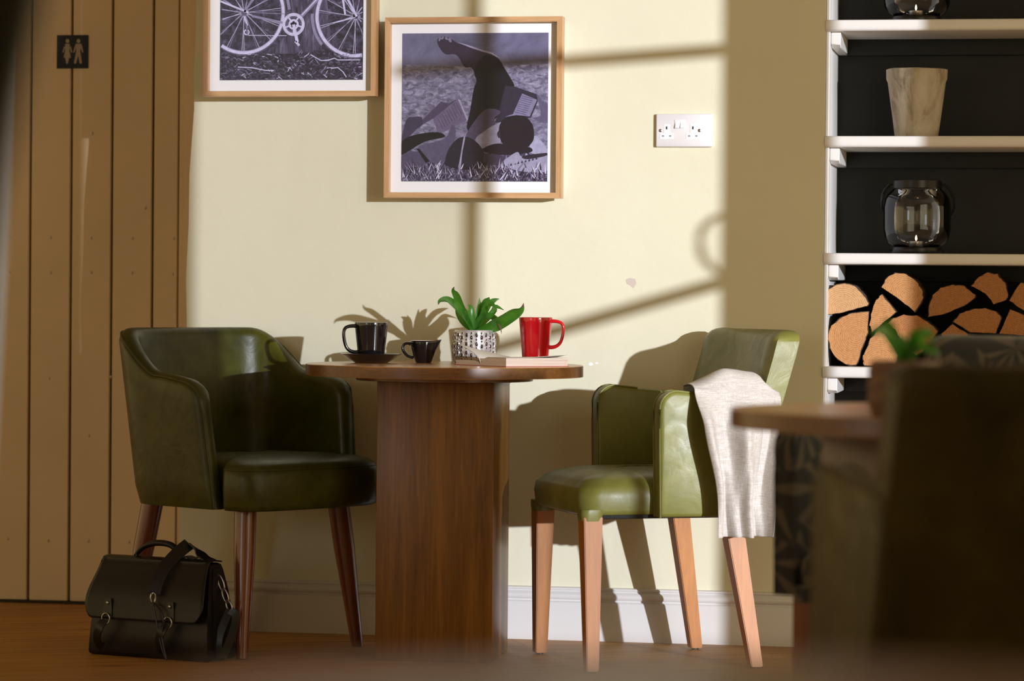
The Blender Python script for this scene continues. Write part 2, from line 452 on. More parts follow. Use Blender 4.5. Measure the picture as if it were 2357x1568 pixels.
# baseboard with a moulded top
bm = NB()
prof = [(0,.0),(.022,.0),(.022,.100),(.020,.104),(.014,.106),(.014,.109),(.019,.113),(.021,.119),(.019,.126),(.012,.130),(.010,.134),(.013,.136),(.011,.141),(.004,.143),(0,.143)]
loft(bm, [[(x, -d, z) for d, z in prof] for x in (XL+.012, XC-.004)], True)
obj('baseboard_back', bm, M('white_baseboard_paint', (.62,.605,.58), .35), ang=50, kind='structure', label='white moulded baseboard along the cream wall')

# window wall on the right, facing the sun
def WP(X, Z, off=0): return to_window(Vector((X, 0, Z)), off)
def wbox(bm, Xa, Xb, za, zb, th=.05, mi=0, d=0.0):
    a = WP(Xa, 0); b = WP(Xb, 0)
    q = [Vector((v.x, v.y, 0)) + wn*d for v in (a, b)]
    vs = [q[0], q[1], q[1]+wn*th, q[0]+wn*th]
    prism(bm, [v + UP*za for v in vs], UP*(zb-za), mi)
make_ceiling()
xo1 = PY(1660, 400).x; xo2a = XC+.022; xo2b = PY(2120, 313).x; xo1l = -.968; xlow = -.34
z0, z1 = .18, 2.42
bm = NB()
wbox(bm, -1.06, xo1l, 0, 2.6, .14); wbox(bm, xo1l, -.62, 0, 1.11, .14); wbox(bm, -.62, xlow, 0, 1.085, .14);  # unseen sill steps added to keep sun off pedestal and tub chair

q_ = WP(-1.03, 0); wbox(bm, xo1, xo2a, 0, 2.6, .14); wbox(bm, xo2b, 2.2, 0, 2.6, .14)
wbox(bm, xo1l, xo1, 0, z0, .14); wbox(bm, xo1l, xo1, z1, 2.6, .14)
wbox(bm, xo2a, xo2b, 0, z0, .14); wbox(bm, xo2a, xo2b, z1, 2.6, .14)
bn = NB(); box(bn, (q_.x-.02, -12, 0), (q_.x+.12, q_.y+.02, 2.6)); obj('wall_near', bn, MAT['plaster'], smooth=False, kind='structure', label='cream side wall running back past the camera')
obj('wall_right', bm, MAT['plaster'], smooth=False, kind='structure', label='cream window wall to the right of the alcove')
w1 = bm = NB()
xb = PY(1085, 600).x
wbox(bm, xb-.026, xb+.026, z0, z1, .035, 0, .05)
wbox(bm, xo1l, xo1l+.05, z0, z1, .05, 0, .05); 
def wbar(bm, A, B, wd, th=.03, mi=0, d=.05):
    a = to_window(A) + wn*d; b = to_window(B) + wn*d
    t = (b-a).normalized(); s = t.cross(wn).normalized()*wd/2
    prism(bm, [a-s, b-s, b+s, a+s], wn*th, mi)
wbar(bm, PY(1662, 110), PY(878, 168), .034)
wbar(bm, PY(1662, 640), PY(1085, 808), .034, d=.10)
W = obj('window_1', w1, MAT['white'], smooth=False, kind='structure', label='tall white window beside the alcove with crossing bars')
bm = NB()
hk = [to_window(PY(x, y)) + wn*.09 for x, y in ((1662,488),(1630,505),(1612,535),(1616,580),(1640,610),(1662,625))]
tube(bm, spline(hk, 6), .009, 8); obj('window_handle', bm, MAT['white'], W)
bm = NB(); wbox(bm, xo1l+.02, xb, z0, z1, .004, 0, .06)
obj('window_pane', bm, clear_glass('old_window_glass', (.84,.845,.85)), W, smooth=False)

# ------------------------------------------------------------------ alcove shelves and what stands on them
def shelf(ytop, label, lit=''):
    zt = PY(2000, ytop, .0).z; th = .030
    t = empty('shelf', (XC, 0, zt), label=label, cat='shelf', group='white shelves in the alcove')
    bm = NB()
    x0, x1 = .0005, XR-XC
    pr = [(-.004,-.004),(-.002,-.001),(.004,0),(.297,0),(.297,-th),(.004,-th),(-.002,-th+.002),(-.004,-th+.007)]
    loft(bm, [[(x, y, z) for y, z in pr] for x in (x0, x1)])
    obj('board', bm, MAT['white'], t, ang=60)
    bm = NB()
    prism(bm, [Vector((.013, .035, -th)), Vector((.013, .012+.012, -th-.045)), Vector((.013, .297, -th-.045)), Vector((.013, .297, -th))][:0] or
          [Vector((.0125, .022, -th)), Vector((.0125, .020, -th-.034)), Vector((.0125, .050, -th-.042)), Vector((.0125, .297, -th-.042)), Vector((.0125, .297, -th))], (.026, 0, 0))
    bmesh.ops.bevel(bm, geom=list(bm.edges), offset=.002, segments=1, affect='EDGES')
    obj('cleat', bm, MAT['white'], t)
    bm = NB(); box(bm, (.040, .276, -th-.044), (x1, .2995, -th), bev=.002); obj('back_batten', bm, MAT['dark'], t, label='charcoal batten')
    return zt
S1 = shelf(45, 'top white alcove shelf, under the cropped lantern')
S2 = shelf(313, 'white alcove shelf carrying the pale clay flowerpot')
S3 = shelf(583, 'white alcove shelf carrying the whole glass lantern, above the logs')
S4 = shelf(845, 'lowest white alcove shelf, carrying the stacked logs')

def lantern(px, z, label):
    y = .14; c = PY(px, 500, -y)
    t = empty('lantern', (c.x, y, z), label=label, cat='lantern', group='glass candle lanterns on the alcove shelves')
    bm = NB()
    lathe(bm, [(.0655,.002),(.0665,.004),(.0665,.016),(.0655,.018),(.060,.018),(.060,.002)], seg=56)
    for s in (-1, 1):
        tube(bm, [(s*.064,0,.009),(s*.074,0,.009)], .0035, 8)
    obj('base_ring', bm, MAT['blk_metal'], t)
    bm = NB()
    out = [(.0,.0185),(.045,.0185),(.060,.020),(.075,.028),(.086,.044),(.0905,.068),(.0905,.125),(.087,.147),(.078,.163),(.066,.173),(.0625,.178)]
    lathe(bm, [out[1]] + out[2:] , seg=56, cap0=True, cap1=False)
    obj('glass_jar', bm, MAT['glass'], t, ang=80)
    bm = NB()
    lathe(bm, [(.0625,.176),(.0655,.177),(.0655,.196),(.0625,.197),(.0610,.196),(.0610,.177)], seg=56)
    for s in (-1, 1): tube(bm, [(s*.063,0,.187),(s*.076,0,.187)], .0045, 8)
    obj('collar', bm, MAT['blk_metal'], t)
    bm = NB()
    H = [(.073,0,.187),(.088,.008,.170),(.0965,.022,.146),(.095,.045,.122),(.083,.072,.106),(.052,.096,.093)]
    P = [Vector((-a, b_, c_)) for a, b_, c_ in H] + [Vector((0,.104,.088))] + [Vector(q) for q in H[::-1]]
    tube(bm, spline(P, 5), .0032, 8, flat=1.4, hint=(0,-.5,1))
    obj('handle', bm, MAT['blk_metal'], t)
    bm = NB(); lathe(bm, [(.0185,.0),(.0195,.0005),(.0195,.014),(.0185,.0145)], (-.002,0,.0195), 32)
    cup = obj('tealight', bm, MAT['tin'], t)
    bm = NB(); lathe(bm, [(.018,0),(.018,.001),(.004,.0012)], (-.002,0,.0335), 24); obj('wax', bm, MAT['wax'], cup)
    bm = NB(); lathe(bm, [(.0006,0),(.0022,.003),(.0026,.006),(.0016,.011),(.0003,.015)], (-.002,0,.0362), 12); obj('flame', bm, MAT['flame'], cup)
    return t
lantern(2105, S1, 'glass candle lantern cropped by the top of the photo, on the top shelf')
lantern(2111, S3, 'whole glass candle lantern with black handle, on the shelf above the logs')
c = PY(2110, 240, -.13)
bm = NB()
prof = [(.052,0),(.0565,.002),(.0585,.010),(.064,.050),(.0715,.105),(.0775,.150),(.0800,.155),(.0812,.158),(.0820,.183),(.0795,.1845),(.0735,.184),(.072,.155),(.060,.040),(.050,.012)]
rings = []
for r, z in prof:
    rings.append([(r*cos(a)*(1+.006*sin(3*a+z*30)), r*sin(a)*(1+.006*sin(2*a)), z + (.0005*sin(2*a+.5)+.0003*sin(7*a) if z > .15 else 0)) for a in [2*pi*k/64 for k in range(64)]])
loft(bm, rings)
obj('flowerpot', bm, MAT['stone'], loc=(c.x, .13, S2), label='pale limewashed clay flowerpot on the shelf between the two lanterns', cat='flowerpot')

# logs: outlines of the cut ends as seen on the shelf
def lz(p): return (1840 + p[0]/3.267, 480 + p[1]/3.267)
LOGS = [
 ([(178,808),(190,700),(215,605),(260,572),(340,555),(420,580),(480,640),(526,708),(516,736),(440,755),(300,790)], 2, 0, 'half-round pale log at the top left end of the log stack', (320,760)),
 ([(215,930),(240,880),(300,822),(400,778),(530,768),(520,930),(500,980),(440,1170),(425,1190),(350,1180),(270,1130),(225,1050),(210,980)], 0, 0, 'largest pale log, at the left end resting on the shelf', (420,960)),
 ([(620,642),(733,777),(545,935),(526,880),(545,770),(570,690)], 0, 0, 'small upright wedge log beside the big pale log', (600,1000)),
 ([(612,592),(650,520),(720,480),(800,490),(880,540),(930,620),(935,690),(872,785),(765,700)], 0, 0, 'half-round log leaning at the top with its split face to the left', (800,640)),
 ([(592,912),(640,940),(700,1020),(745,1100),(730,1190),(480,1190),(470,1120),(490,1080),(530,980)], 0, 0, 'wedge log on the shelf right of the largest log', (600,1180)),
 ([(655,862),(700,822),(780,797),(880,802),(970,850),(1048,922),(1000,1000),(960,1065),(880,1110),(770,1000),(710,910)], 1, 0, 'rounded brown log under the leaning half-round log', (850,950)),
 ([(962,822),(965,740),(1000,650),(1060,595),(1150,570),(1240,580),(1330,650),(1330,672),(1230,740),(1100,792)], 1, 0, 'half-round log with a dark growth ring, near the middle of the top row', (1120,760)),
 ([(1285,580),(1350,510),(1420,475),(1490,490),(1550,560),(1575,655),(1560,688),(1458,728),(1440,690),(1380,630)], 1, 0, 'log with a notched lower edge, highest on the right of the stack', (1440,640)),
 ([(1570,692),(1665,550),(1720,570),(1770,640),(1750,790),(1690,770)], 1, 0, 'log cut off by the right edge of the photo, in the top row', (1720,680)),
 ([(1150,852),(1200,792),(1300,752),(1400,747),(1480,770),(1528,820),(1480,943),(1285,938)], 1, 0, 'wide rounded log under the notched log', (1340,930)),
 ([(1582,757),(1689,800),(1760,830),(1710,958),(1495,945)], 1, 0, 'blocky split log at the right end under the cut-off log', (1640,880)),
 ([(1065,945),(1148,865),(1275,945),(1265,1048),(1100,1050)], 1, 0, 'small wedge log between the rounded brown log and the wide log', (1160,960)),
]
LOGS += [
 ([(1500,968),(1600,962),(1712,975),(1740,1080),(1730,1190),(1490,1190),(1470,1080)], 1, 0, 'split log on the shelf under the blocky right end log', (1600,1080)),
 ([(1060,1062),(1180,1056),(1290,1064),(1330,1130),(1320,1190),(1040,1190),(1030,1120)], 1, 0, 'low log on the shelf under the small wedge log', (1180,1130)),
]
def make_log(pl, mi, k, label, heart):
    ctr = PY(*lz(heart), -.03)
    o = empty('firewood_log', (ctr.x, .03, ctr.z), label=label, cat='log', group='split logs stacked on the lowest alcove shelf')
    p3 = [PY(*lz(p), -.03) for p in pl]
    for v in p3: v.z = max(v.z, S4 + .0008)
    cen = sum(p3, Vector()) / len(p3)
    P = []
    n = len(p3)
    for i in range(n):
        a, b_ = p3[i], p3[(i+1) % n]
        for q in range(4):
            P.append(a.lerp(b_, q/4))
    P = [p + Vector((random.uniform(-1,1)*.0012, 0, random.uniform(-1,1)*.0012)) for p in P]
    P = [Vector((p.x, p.y, max(p.z, S4+.0006))) for p in P]
    off = Vector((ctr.x, .03, ctr.z))
    bm = NB()
    rings = []
    for j in range(6):
        y = .0016 + .22*j/5
        rings.append([(cen + (p-cen)*(.985 + random.uniform(-.012,.004)) - off) * 1.0 + Vector((0, y, 0)) for p in P])
    loft(bm, rings)
    obj('bark', bm, [MAT['bark']] if k == 0 else MAT['split'], o, ang=60)
    bm = NB(); prism(bm, [cen + (p-cen)*.955 + (p-cen).normalized()*random.uniform(-.0015,.001) - off for p in P], (0, .0045, 0)); obj('cut_face', bm, MAT['end'][mi], o, smooth=False)
for L_ in LOGS: make_log(*L_)

# ------------------------------------------------------------------ pictures, socket, sign
def pict(name, x0, x1, ytop, ybot, px_in, label, content):
    """framed picture hung on the wall, outer edges given in photo pixels at the frame face"""
    p = .075
    A = PY(x0, ybot, p); B = PY(x1, ytop, p)
    w = PY(x1, ybot, p).x - A.x; h = PY((x0+x1)/2, ytop, p).z - PY((x0+x1)/2, ybot, p).z
    t = empty(name, (A.x, -.035, A.z), label=label, cat='picture', group='framed black and white photographs on the wall')
    fw_ = .0145; d = .040
    bm = NB()
    def mitre(pts, mi):
        prism(bm, [Vector(q) for q in pts], (0, d, 0), mi)
    y = -d
    mitre([(0,y,0),(w,y,0),(w-fw_,y,fw_),(fw_,y,fw_)], 0); mitre([(0,y,h),(fw_,y,h-fw_),(w-fw_,y,h-fw_),(w,y,h)], 0)
    mitre([(0,y,0),(fw_,y,fw_),(fw_,y,h-fw_),(0,y,h)], 1); mitre([(w,y,0),(w,y,h),(w-fw_,y,h-fw_),(w-fw_,y,fw_)], 1)
    obj('frame', bm, [MAT['oak'], MAT['oakv']], t, smooth=False)
    bm = NB(); box(bm, (fw_-.002, -d+.022, fw_-.002), (w-fw_+.002, .033, h-fw_+.002)); obj('mount', bm, MAT['mount'], t, smooth=False)
    ia, ib = px_in
    yi = -d + .0212
    X0, X1 = ia[0]*w, ib[0]*w; Z0, Z1 = ia[1]*h, ib[1]*h
    content(t, X0, X1, Z0, Z1, yi)
    return t
def gray(name, c, rough=.35): return M(name, lin(c), rough, var=.16, vs=90)
def print_bg(name, stops, sx=20, sz=20):
    m, nt, b = nodes(name); mp = mapped(nt, (sx, 1, sz))
    n = noise(nt, mp, 1, 6, .7, .8)
    r = ramp(nt, n.outputs['Fac'], [(p, lin(c)) for p, c in stops])
    nt.links.new(r.outputs['Color'], b.inputs['Base Color']); b.inputs['Roughness'].default_value = .3
    return m
def people_print(t, X0, X1, Z0, Z1, y):
    ms = []; idx = {}
    def mi(c):
        if c not in idx: idx[c] = len(ms); ms.append(gray('print_tone', c))
        return idx[c]
    ms.append(print_bg('print_far_grass', [(.3, (78,76,102)), (.7, (116,114,144))], 8, 8))
    ms.append(print_bg('print_mid_grass', [(.35, (70,66,88)), (.5, (112,108,134)), (.68, (158,154,180))], 50, 90))
    ms.append(print_bg('print_near_grass', [(.38, (30,22,40)), (.55, (80,72,98)), (.68, (190,186,214))], 160, 110))
    def U(p): return Vector((X0 + (p[0]-203)/(1340-203)*(X1-X0), 0, Z1 - (p[1]-185)/(1350-185)*(Z1-Z0)))
    bm = NB(); lev = [0]
    def poly(pts, m_, sp=True):
        lev[0] += 1
        yy = y - .00002*lev[0]
        q = [U((max(204, min(1339, a)), max(186, min(1349, b_)))) for a, b_ in pts]
        if sp: q = [U((max(203.5, min(1339.5, 203 + (v.x-X0)/(X1-X0)*1137)), max(185.5, min(1349.5, 185 + (Z1-v.z)/(Z1-Z0)*1165)))) for v in spline(q, 4, True)]
        f = bm.faces.new([bm.verts.new((v.x, yy, v.z)) for v in q]); f.material_index = m_
    box(bm, (X0, y, Z0), (X1, y+.001, Z1), 0)
    poly([(203,430),(500,440),(760,450),(1010,440),(1340,430),(1340,1350),(203,1350)], 1, False)
    poly([(203,1120),(500,1140),(900,1130),(1340,1080),(1340,1350),(203,1350)], 2, False)
    poly([(475,245),(500,215),(545,212),(600,240),(640,265),(720,285),(830,325),(900,345),(960,390),(900,420),(820,500),(770,490),(740,455),(690,450),(640,370),(600,350),(540,350),(495,300)], mi((50,42,60)))
    poly([(640,258),(720,280),(830,318),(910,342),(965,388),(900,352),(825,330),(715,291)], mi((150,146,176)))
    for a, b_ in (((486,240),(505,224)),((505,228),(530,218)),((535,222),(560,232)),((560,232),(590,250))):
        poly([a, ((a[0]+b_[0])/2, min(a[1],b_[1])-10), b_, ((a[0]+b_[0])/2, max(a[1],b_[1])+6)], mi((120,112,138)))
    poly([(830,375),(880,360),(960,395),(1000,460),(1080,600),(1030,640),(960,820),(900,880),(720,950),(740,780),(765,620),(785,560),(765,480)], mi((24,18,27)))
    poly([(1010,600),(1080,605),(1250,665),(1262,720),(1210,850),(930,890),(960,800)], mi((44,38,54)), False)
    poly([(1140,660),(1255,710),(1200,840),(1070,820)], mi((118,112,142)), False)
    for k in range(9):
        f = k/9; a = (1138-60*f, 676+140*f); poly([a, (a[0]+88, a[1]+24), (a[0]+86, a[1]+29), (a[0]-2, a[1]+5)], mi((84,76,104)), False)
    poly([(1250,660),(1300,720),(1340,745),(1340,890),(1225,855),(1285,830),(1270,740)], mi((88,80,108)))
    poly([(330,900),(510,722),(570,738),(640,700),(600,750),(450,855),(380,895)], mi((70,62,86)), False)
    poly([(450,855),(640,700),(715,868),(495,980)], mi((98,88,116)), False)
    for k in range(9):
        a = (480+18*k, 850-15*k); poly([a, (a[0]+4, a[1]-3), (a[0]+50, a[1]+88), (a[0]+45, a[1]+92)], mi((76,66,92)), False)
    poly([(640,702),(660,712),(722,862),(712,870)], mi((150,145,172)), False)
    poly([(203,1035),(240,865),(300,842),(358,845),(370,900),(320,940),(260,1000)], mi((60,52,74)))
    poly([(203,1040),(300,985),(480,962),(540,1000),(380,1040),(203,1140)], mi((20,15,22)))
    poly([(203,1145),(330,1115),(420,1200),(300,1230),(203,1250)], mi((74,66,92)))
    poly([(330,1080),(540,1015),(600,900),(625,990),(560,1180),(440,1200)], mi((84,76,102)))
    poly([(320,1090),(345,1095),(425,1190),(395,1205)], mi((22,16,24)), False)
    poly([(710,980),(830,805),(910,778),(975,805),(930,850),(930,910),(850,955),(770,1025)], mi((76,67,92)))
    poly([(780,1020),(850,955),(930,905),(1000,892),(970,1050),(840,1090)], mi((138,135,160)))
    poly([(1235,990),(1300,1040),(1338,1095),(1330,1130),(1200,1120)], mi((150,148,175)))
    poly([(545,1190),(570,1100),(640,1015),(720,1000),(800,1050),(850,1130),(860,1220),(700,1260),(560,1225)], mi((36,29,42)))
    poly([(690,1000),(700,1010),(680,1120),(665,1260),(645,1290),(668,1130)], mi((150,145,175)))
    poly([(840,1090),(960,1050),(1100,1090),(1200,1080),(1210,1120),(1000,1142),(860,1120)], mi((30,22,32)))
    poly([(1095+140*cos(a)+(8 if sin(a) > 0 else 0), 965+142*sin(a)) for a in [2*pi*k/14 for k in range(14)]], mi((28,20,29)))
    poly([(1010,845),(1090,818),(1170,835),(1090,830)], mi((120,116,146)))
    poly([(948,975),(965,950),(978,990),(962,1010)], mi((50,40,54)))
    poly([(860,1130),(1000,1150),(1010,1200),(940,1220),(850,1200)], mi((60,52,72)))
    poly([(1000,1195),(1050,1150),(1110,1118),(1150,1155),(1335,1140),(1338,1265),(1200,1275),(1060,1250)], mi((142,138,164)))
    poly([(1150,1150),(1330,1125),(1320,1150),(1180,1175)], mi((40,32,46)))
    for k in range(8):
        a = (1050+28*k, 1225-7*k); poly([a, (a[0]+9, a[1]-20), (a[0]+12, a[1]-18), (a[0]+18, a[1]-4), (a[0]+10, a[1]+3)], mi((52,46,66)), False)
    rg = random.Random(3)
    cols = [(178,172,204), (120,112,142), (210,206,232), (44,34,52)]
    for k in range(150):
        x = rg.uniform(215, 1330); yb = rg.uniform(1235, 1345); l_ = rg.uniform(25, 95); s = rg.uniform(-.8, .8)*l_; wd = rg.uniform(2, 5)
        poly([(x-wd, yb), (x+wd, yb), (x+s*.6+wd*.6, yb-l_*.6), (x+s, yb-l_), (x+s*.55-wd*.6, yb-l_*.6)], mi(cols[k % 4]), False)
    obj('print', bm, ms, t, smooth=False)
def bike_print(t, X0, X1, Z0, Z1, y):
    ms = []; idx = {}
    def mi(c):
        if c not in idx: idx[c] = len(ms); ms.append(gray('print_tone', c))
        return idx[c]
    ms.append(print_bg('print_bark_ground', [(.38, (30,24,38)), (.55, (62,55,78)), (.72, (112,106,138))], 50, 60))
    ms.append(print_bg('print_tree_bark', [(.36, (34,27,42)), (.55, (78,70,96)), (.7, (126,120,150))], 90, 14))
    ms.append(print_bg('print_leaf_litter', [(.42, (26,18,34)), (.58, (62,54,76)), (.70, (150,144,174))], 90, 120))
    # photo pixels of the enlarged crop: print spans x 318..1990, bottom at 940; it runs on above the crop
    sc = (X1-X0)/(1990-318)
    def U(a, b_): return Vector((X0 + (a-318)*sc, 0, Z0 + (940-b_)*sc))
    top = 940 - (Z1-Z0)/sc
    bm = NB(); lev = [0]
    def poly(pts, m_):
        yy = y - .00006*(lev[0]+2)
        q = [U(max(319, min(1989, a)), max(top+1, min(939, b_))) for a, b_ in pts]
        f = bm.faces.new([bm.verts.new((v.x, yy, v.z)) for v in q]); f.material_index = m_
    def line(a, b_, w_, m_):
        if max(a[0], b_[0]) < 319 or min(a[0], b_[0]) > 1989: return
        d = Vector((b_[0]-a[0], b_[1]-a[1])); n = Vector((-d.y, d.x)).normalized()*w_/2
        poly([(a[0]-n.x, a[1]-n.y), (b_[0]-n.x, b_[1]-n.y), (b_[0]+n.x, b_[1]+n.y), (a[0]+n.x, a[1]+n.y)], m_)
    def ring(c, r, w_, m_, a0=0, a1=2*pi, n=72):
        for k in range(n):
            p = a0+(a1-a0)*k/n; q = a0+(a1-a0)*(k+1)/n
            pts = [(c[0]+r*cos(p), c[1]+r*sin(p)), (c[0]+r*cos(q), c[1]+r*sin(q)), (c[0]+(r-w_)*cos(q), c[1]+(r-w_)*sin(q)), (c[0]+(r-w_)*cos(p), c[1]+(r-w_)*sin(p))]
            if all(318 < x < 1990 and top < z < 940 for x, z in pts): poly(pts, m_)
    box(bm, (X0, y, Z0), (X1, y+.001, Z1), 0)
    lev[0] = 0; poly([(1070,top+2),(1560,top+2),(1580,300),(1700,560),(1200,640),(900,640),(1100,420)], 1)
    lev[0] = 1; poly([(318,560),(800,640),(1300,640),(1990,560),(1990,940),(318,940)], 2)
    A, B, CH = (600,170), (1900,220), (1180,310)
    hi, md, lo, dk = mi((196,192,226)), mi((134,128,160)), mi((92,86,112)), mi((28,22,34))
    rg = random.Random(5)
    for c, r in ((A, 490), (B, 480)):
        lev[0] = 4; ring(c, r, 12, lo); ring(c, r-14, 34, hi); ring(c, r-48, 8, md)
        lev[0] = 3
        for k in range(30):
            lev[0] = 2 if k % 2 else 3
            a = 2*pi*k/30 + (.1 if k % 2 else -.05); b2 = a + (.25 if k % 2 else -.25)
            p0 = (c[0]+26*cos(b2), c[1]+26*sin(b2)); p1 = (c[0]+(r-50)*cos(a), c[1]+(r-50)*sin(a))
            # cut spokes at the print edges
            N_ = 12
            for q in range(N_):
                s0 = (p0[0]+(p1[0]-p0[0])*q/N_, p0[1]+(p1[1]-p0[1])*q/N_); s1 = (p0[0]+(p1[0]-p0[0])*(q+1)/N_, p0[1]+(p1[1]-p0[1])*(q+1)/N_)
                if all(320 < v[0] < 1988 and top+2 < v[1] < 938 for v in (s0, s1)): line(s0, s1, 5, hi if k % 3 else md)
    lev[0] = 6; ring(B, 520, 34, md, pi*.78, pi*1.02, 24)
    lev[0] = 7; ring(A, 36, 36, lo); ring(B, 30, 30, dk)
    lev[0] = 8
    line((690,210), (1060,290), 26, md); line((700,170), (1070,190), 8, md); line((650,430), (1100,436), 7, hi)
    lev[0] = 9; line((1090,-60), (1130,140), 34, md); line((1140,-60), (1175,180), 16, lo)
    line((1270,215), (1500,-20), 42, md); lev[0] = 10; line((1275,205), (1498,-25), 12, hi); line((1060,-700), (1120,-50), 34, md)
    line((1130,-640), (1640,-700), 34, md); line((1640,-700), (1500,-20), 36, lo)
    line((600,170), (1080,-560), 24, md)
    line((1700,-300), (1780,200), 22, hi); line((1770,-40), (1915,225), 26, hi)
    line((1640,300), (1900,235), 8, hi)
    line((318,40), (650,170), 22, hi)
    lev[0] = 12; ring(CH, 130, 34, hi); ring(CH, 92, 14, lo); ring(CH, 60, 22, hi); ring(CH, 38, 38, dk)
    lev[0] = 13
    for k in range(5):
        a = 2*pi*k/5+.3; line((CH[0]+30*cos(a), CH[1]+30*sin(a)), (CH[0]+115*cos(a), CH[1]+115*sin(a)), 18, hi)
    lev[0] = 14; line(CH, (1225,510), 36, hi); line((1200,500), (1250,550), 26, hi)
    line((600,215), (640,320), 20, hi); ring((632,395), 34, 14, hi); line((625,300), (640,420), 14, md)
    for pth in ([(1385,655),(1500,720),(1580,720),(1660,695),(1700,715),(1960,715)], [(530,790),(700,800),(860,830),(950,830)], [(1620,810),(1700,800),(1760,850),(1800,910)]):
        for a, b_ in zip(pth[:-1], pth[1:]): line(a, b_, 10, hi)
    for k in range(240):
        lev[0] = 3 + k % 9
        x = rg.uniform(330, 1960); z = rg.uniform(640, 930); a = rg.uniform(-1.1, 1.1); l_ = rg.uniform(20, 70)
        line((x, z), (min(1985, x+l_*cos(a)), max(600, min(936, z+l_*sin(a)))), rg.uniform(3, 9), (hi, md, lo, dk, lo, md)[k % 6])
    obj('print', bm, ms, t, smooth=False)
pict('framed_photograph', 466, 865, -196, 222, ((.088,.092),(.915,.908)), 'oak framed photograph of a bicycle against a tree, cropped by the photo top', bike_print)
pict('framed_photograph', 883, 1291, 38, 455, ((.090,.092),(.916,.914)), 'oak framed photograph of people lying in grass reading, above the table', people_print)

# double socket
A = PY(1510, 338, .0125); B = PY(1640, 262, .0125)
w, h = B.x-A.x, PY(1575,262,.0125).z-PY(1575,338,.0125).z
t = empty('wall_socket', (A.x, 0, A.z), label='chrome double wall socket with white inserts, right of the pictures', cat='socket')
bm = NB(); box(bm, (0,-.0125,0), (w,-.0002,h), 0, .0025, 3); obj('faceplate', bm, MAT['chrome'], t)
wht = M('white_insert', (.82,.82,.82), .3); slot = M('slot_dark', (.01,.01,.012), .6); gsl = M('shutter_grey', (.25,.25,.27), .5)
for ox in (.010, .0805):
    bm = NB()
    q = [(0,.0),(.036,0),(.036,.0155),(.026,.0155),(.026,.039),(.0105,.039),(.0105,.0155),(0,.0155)]
    pl = [Vector((ox+.0005+a, -.0133, .021+b_)) for a, b_ in q]
    prism(bm, pl, (0,.001,0)); ins = obj('socket_insert', bm, wht, t, smooth=False)
    bm = NB(); prism(bm, [Vector((ox+.0163,-.0136,.0465)),Vector((ox+.0203,-.0136,.0465)),Vector((ox+.0203,-.0136,.0545)),Vector((ox+.0163,-.0136,.0545))], (0,.001,0))
    obj('pin_slot', bm, slot, ins, smooth=False)
    for dx in (.0055, .0250):
        bm = NB(); prism(bm, [Vector((ox+dx,-.0136,.0268)),Vector((ox+dx+.006,-.0136,.0268)),Vector((ox+dx+.006,-.0136,.0310)),Vector((ox+dx,-.0136,.0310))], (0,.001,0))
        obj('pin_slot', bm, gsl, ins, smooth=False)
bm = NB(); box(bm, (.0495,-.0140,.0475), (.0785,-.0120,.0725), bev=.001); sp_ = obj('switch_surround', bm, wht, t)
for dx in (.0520, .0660):
    bm = NB()
    prism(bm, [Vector((dx,-.0140,.0695)),Vector((dx,-.0195,.0500)),Vector((dx,-.0140,.0500))], (.0105,0,0)); obj('rocker_switch', bm, wht, sp_, smooth=False)
for dx in (.0115, .1165):
    bm = NB(); lathe(bm, [(.0042,0),(.0042,.0008),(.003,.0016),(.0010,.0018)], (0,0,0), 16)
    for v in bm.verts: v.co = Vector((dx+v.co.x, -.0125-v.co.z, .0435+v.co.y))
    obj('screw', bm, MAT['steel'], t)

# toilet sign
A = PBx(131, 158); B = PBx(204, 81)
t = empty('toilet_sign', (A.x, .56, A.z), label='small dark square sign with white woman and man figures on the boarding', cat='sign')
w = B.x-A.x; h = PBx(168,81).z-PBx(168,158).z
bm = NB(); box(bm, (0,-.003,0), (w,-.0002,h), bev=.0008, seg=1); obj('plate', bm, M('dark_sign_face', (.012,.014,.014), .5, spec=.2), t)
fig = M('pale_pictogram', (.30,.235,.18), .6)
def zs(p): return Vector(((p[0]-395)/(1345-395)*w, -.0033, h-(p[1]-285)/(1275-285)*h))
def figure(name, parts, head):
    bm = NB()
    for pl in parts: prism(bm, [zs(p) for p in pl], (0,.001,0))
    prism(bm, [zs((head[0]+56*cos(a), head[1]+62*sin(a))) for a in [2*pi*k/20 for k in range(20)]], (0,.001,0))
    obj(name, bm, fig, t, smooth=False)
figure('woman_pictogram', [[(640,545),(790,545),(815,600),(785,680),(775,740),(826,955),(770,955),(735,1120),(710,1140),(685,1120),(655,955),(604,955),(655,740),(645,680),(620,600)],
    [(640,545),(655,600),(605,800),(580,805),(570,790)], [(790,545),(815,590),(862,790),(850,808),(828,800),(785,660)]], (720,462))
figure('man_pictogram', [[(965,545),(1130,545),(1125,640),(1105,760),(1155,1100),(1140,1135),(1110,1138),(1085,1110),(1045,880),(990,1110),(960,1138),(930,1130),(920,1095),(985,760),(980,650)],
    [(965,545),(985,640),(930,800),(905,812),(890,795)], [(1130,545),(1150,590),(1200,790),(1185,810),(1165,802),(1115,660)]], (1050,462))

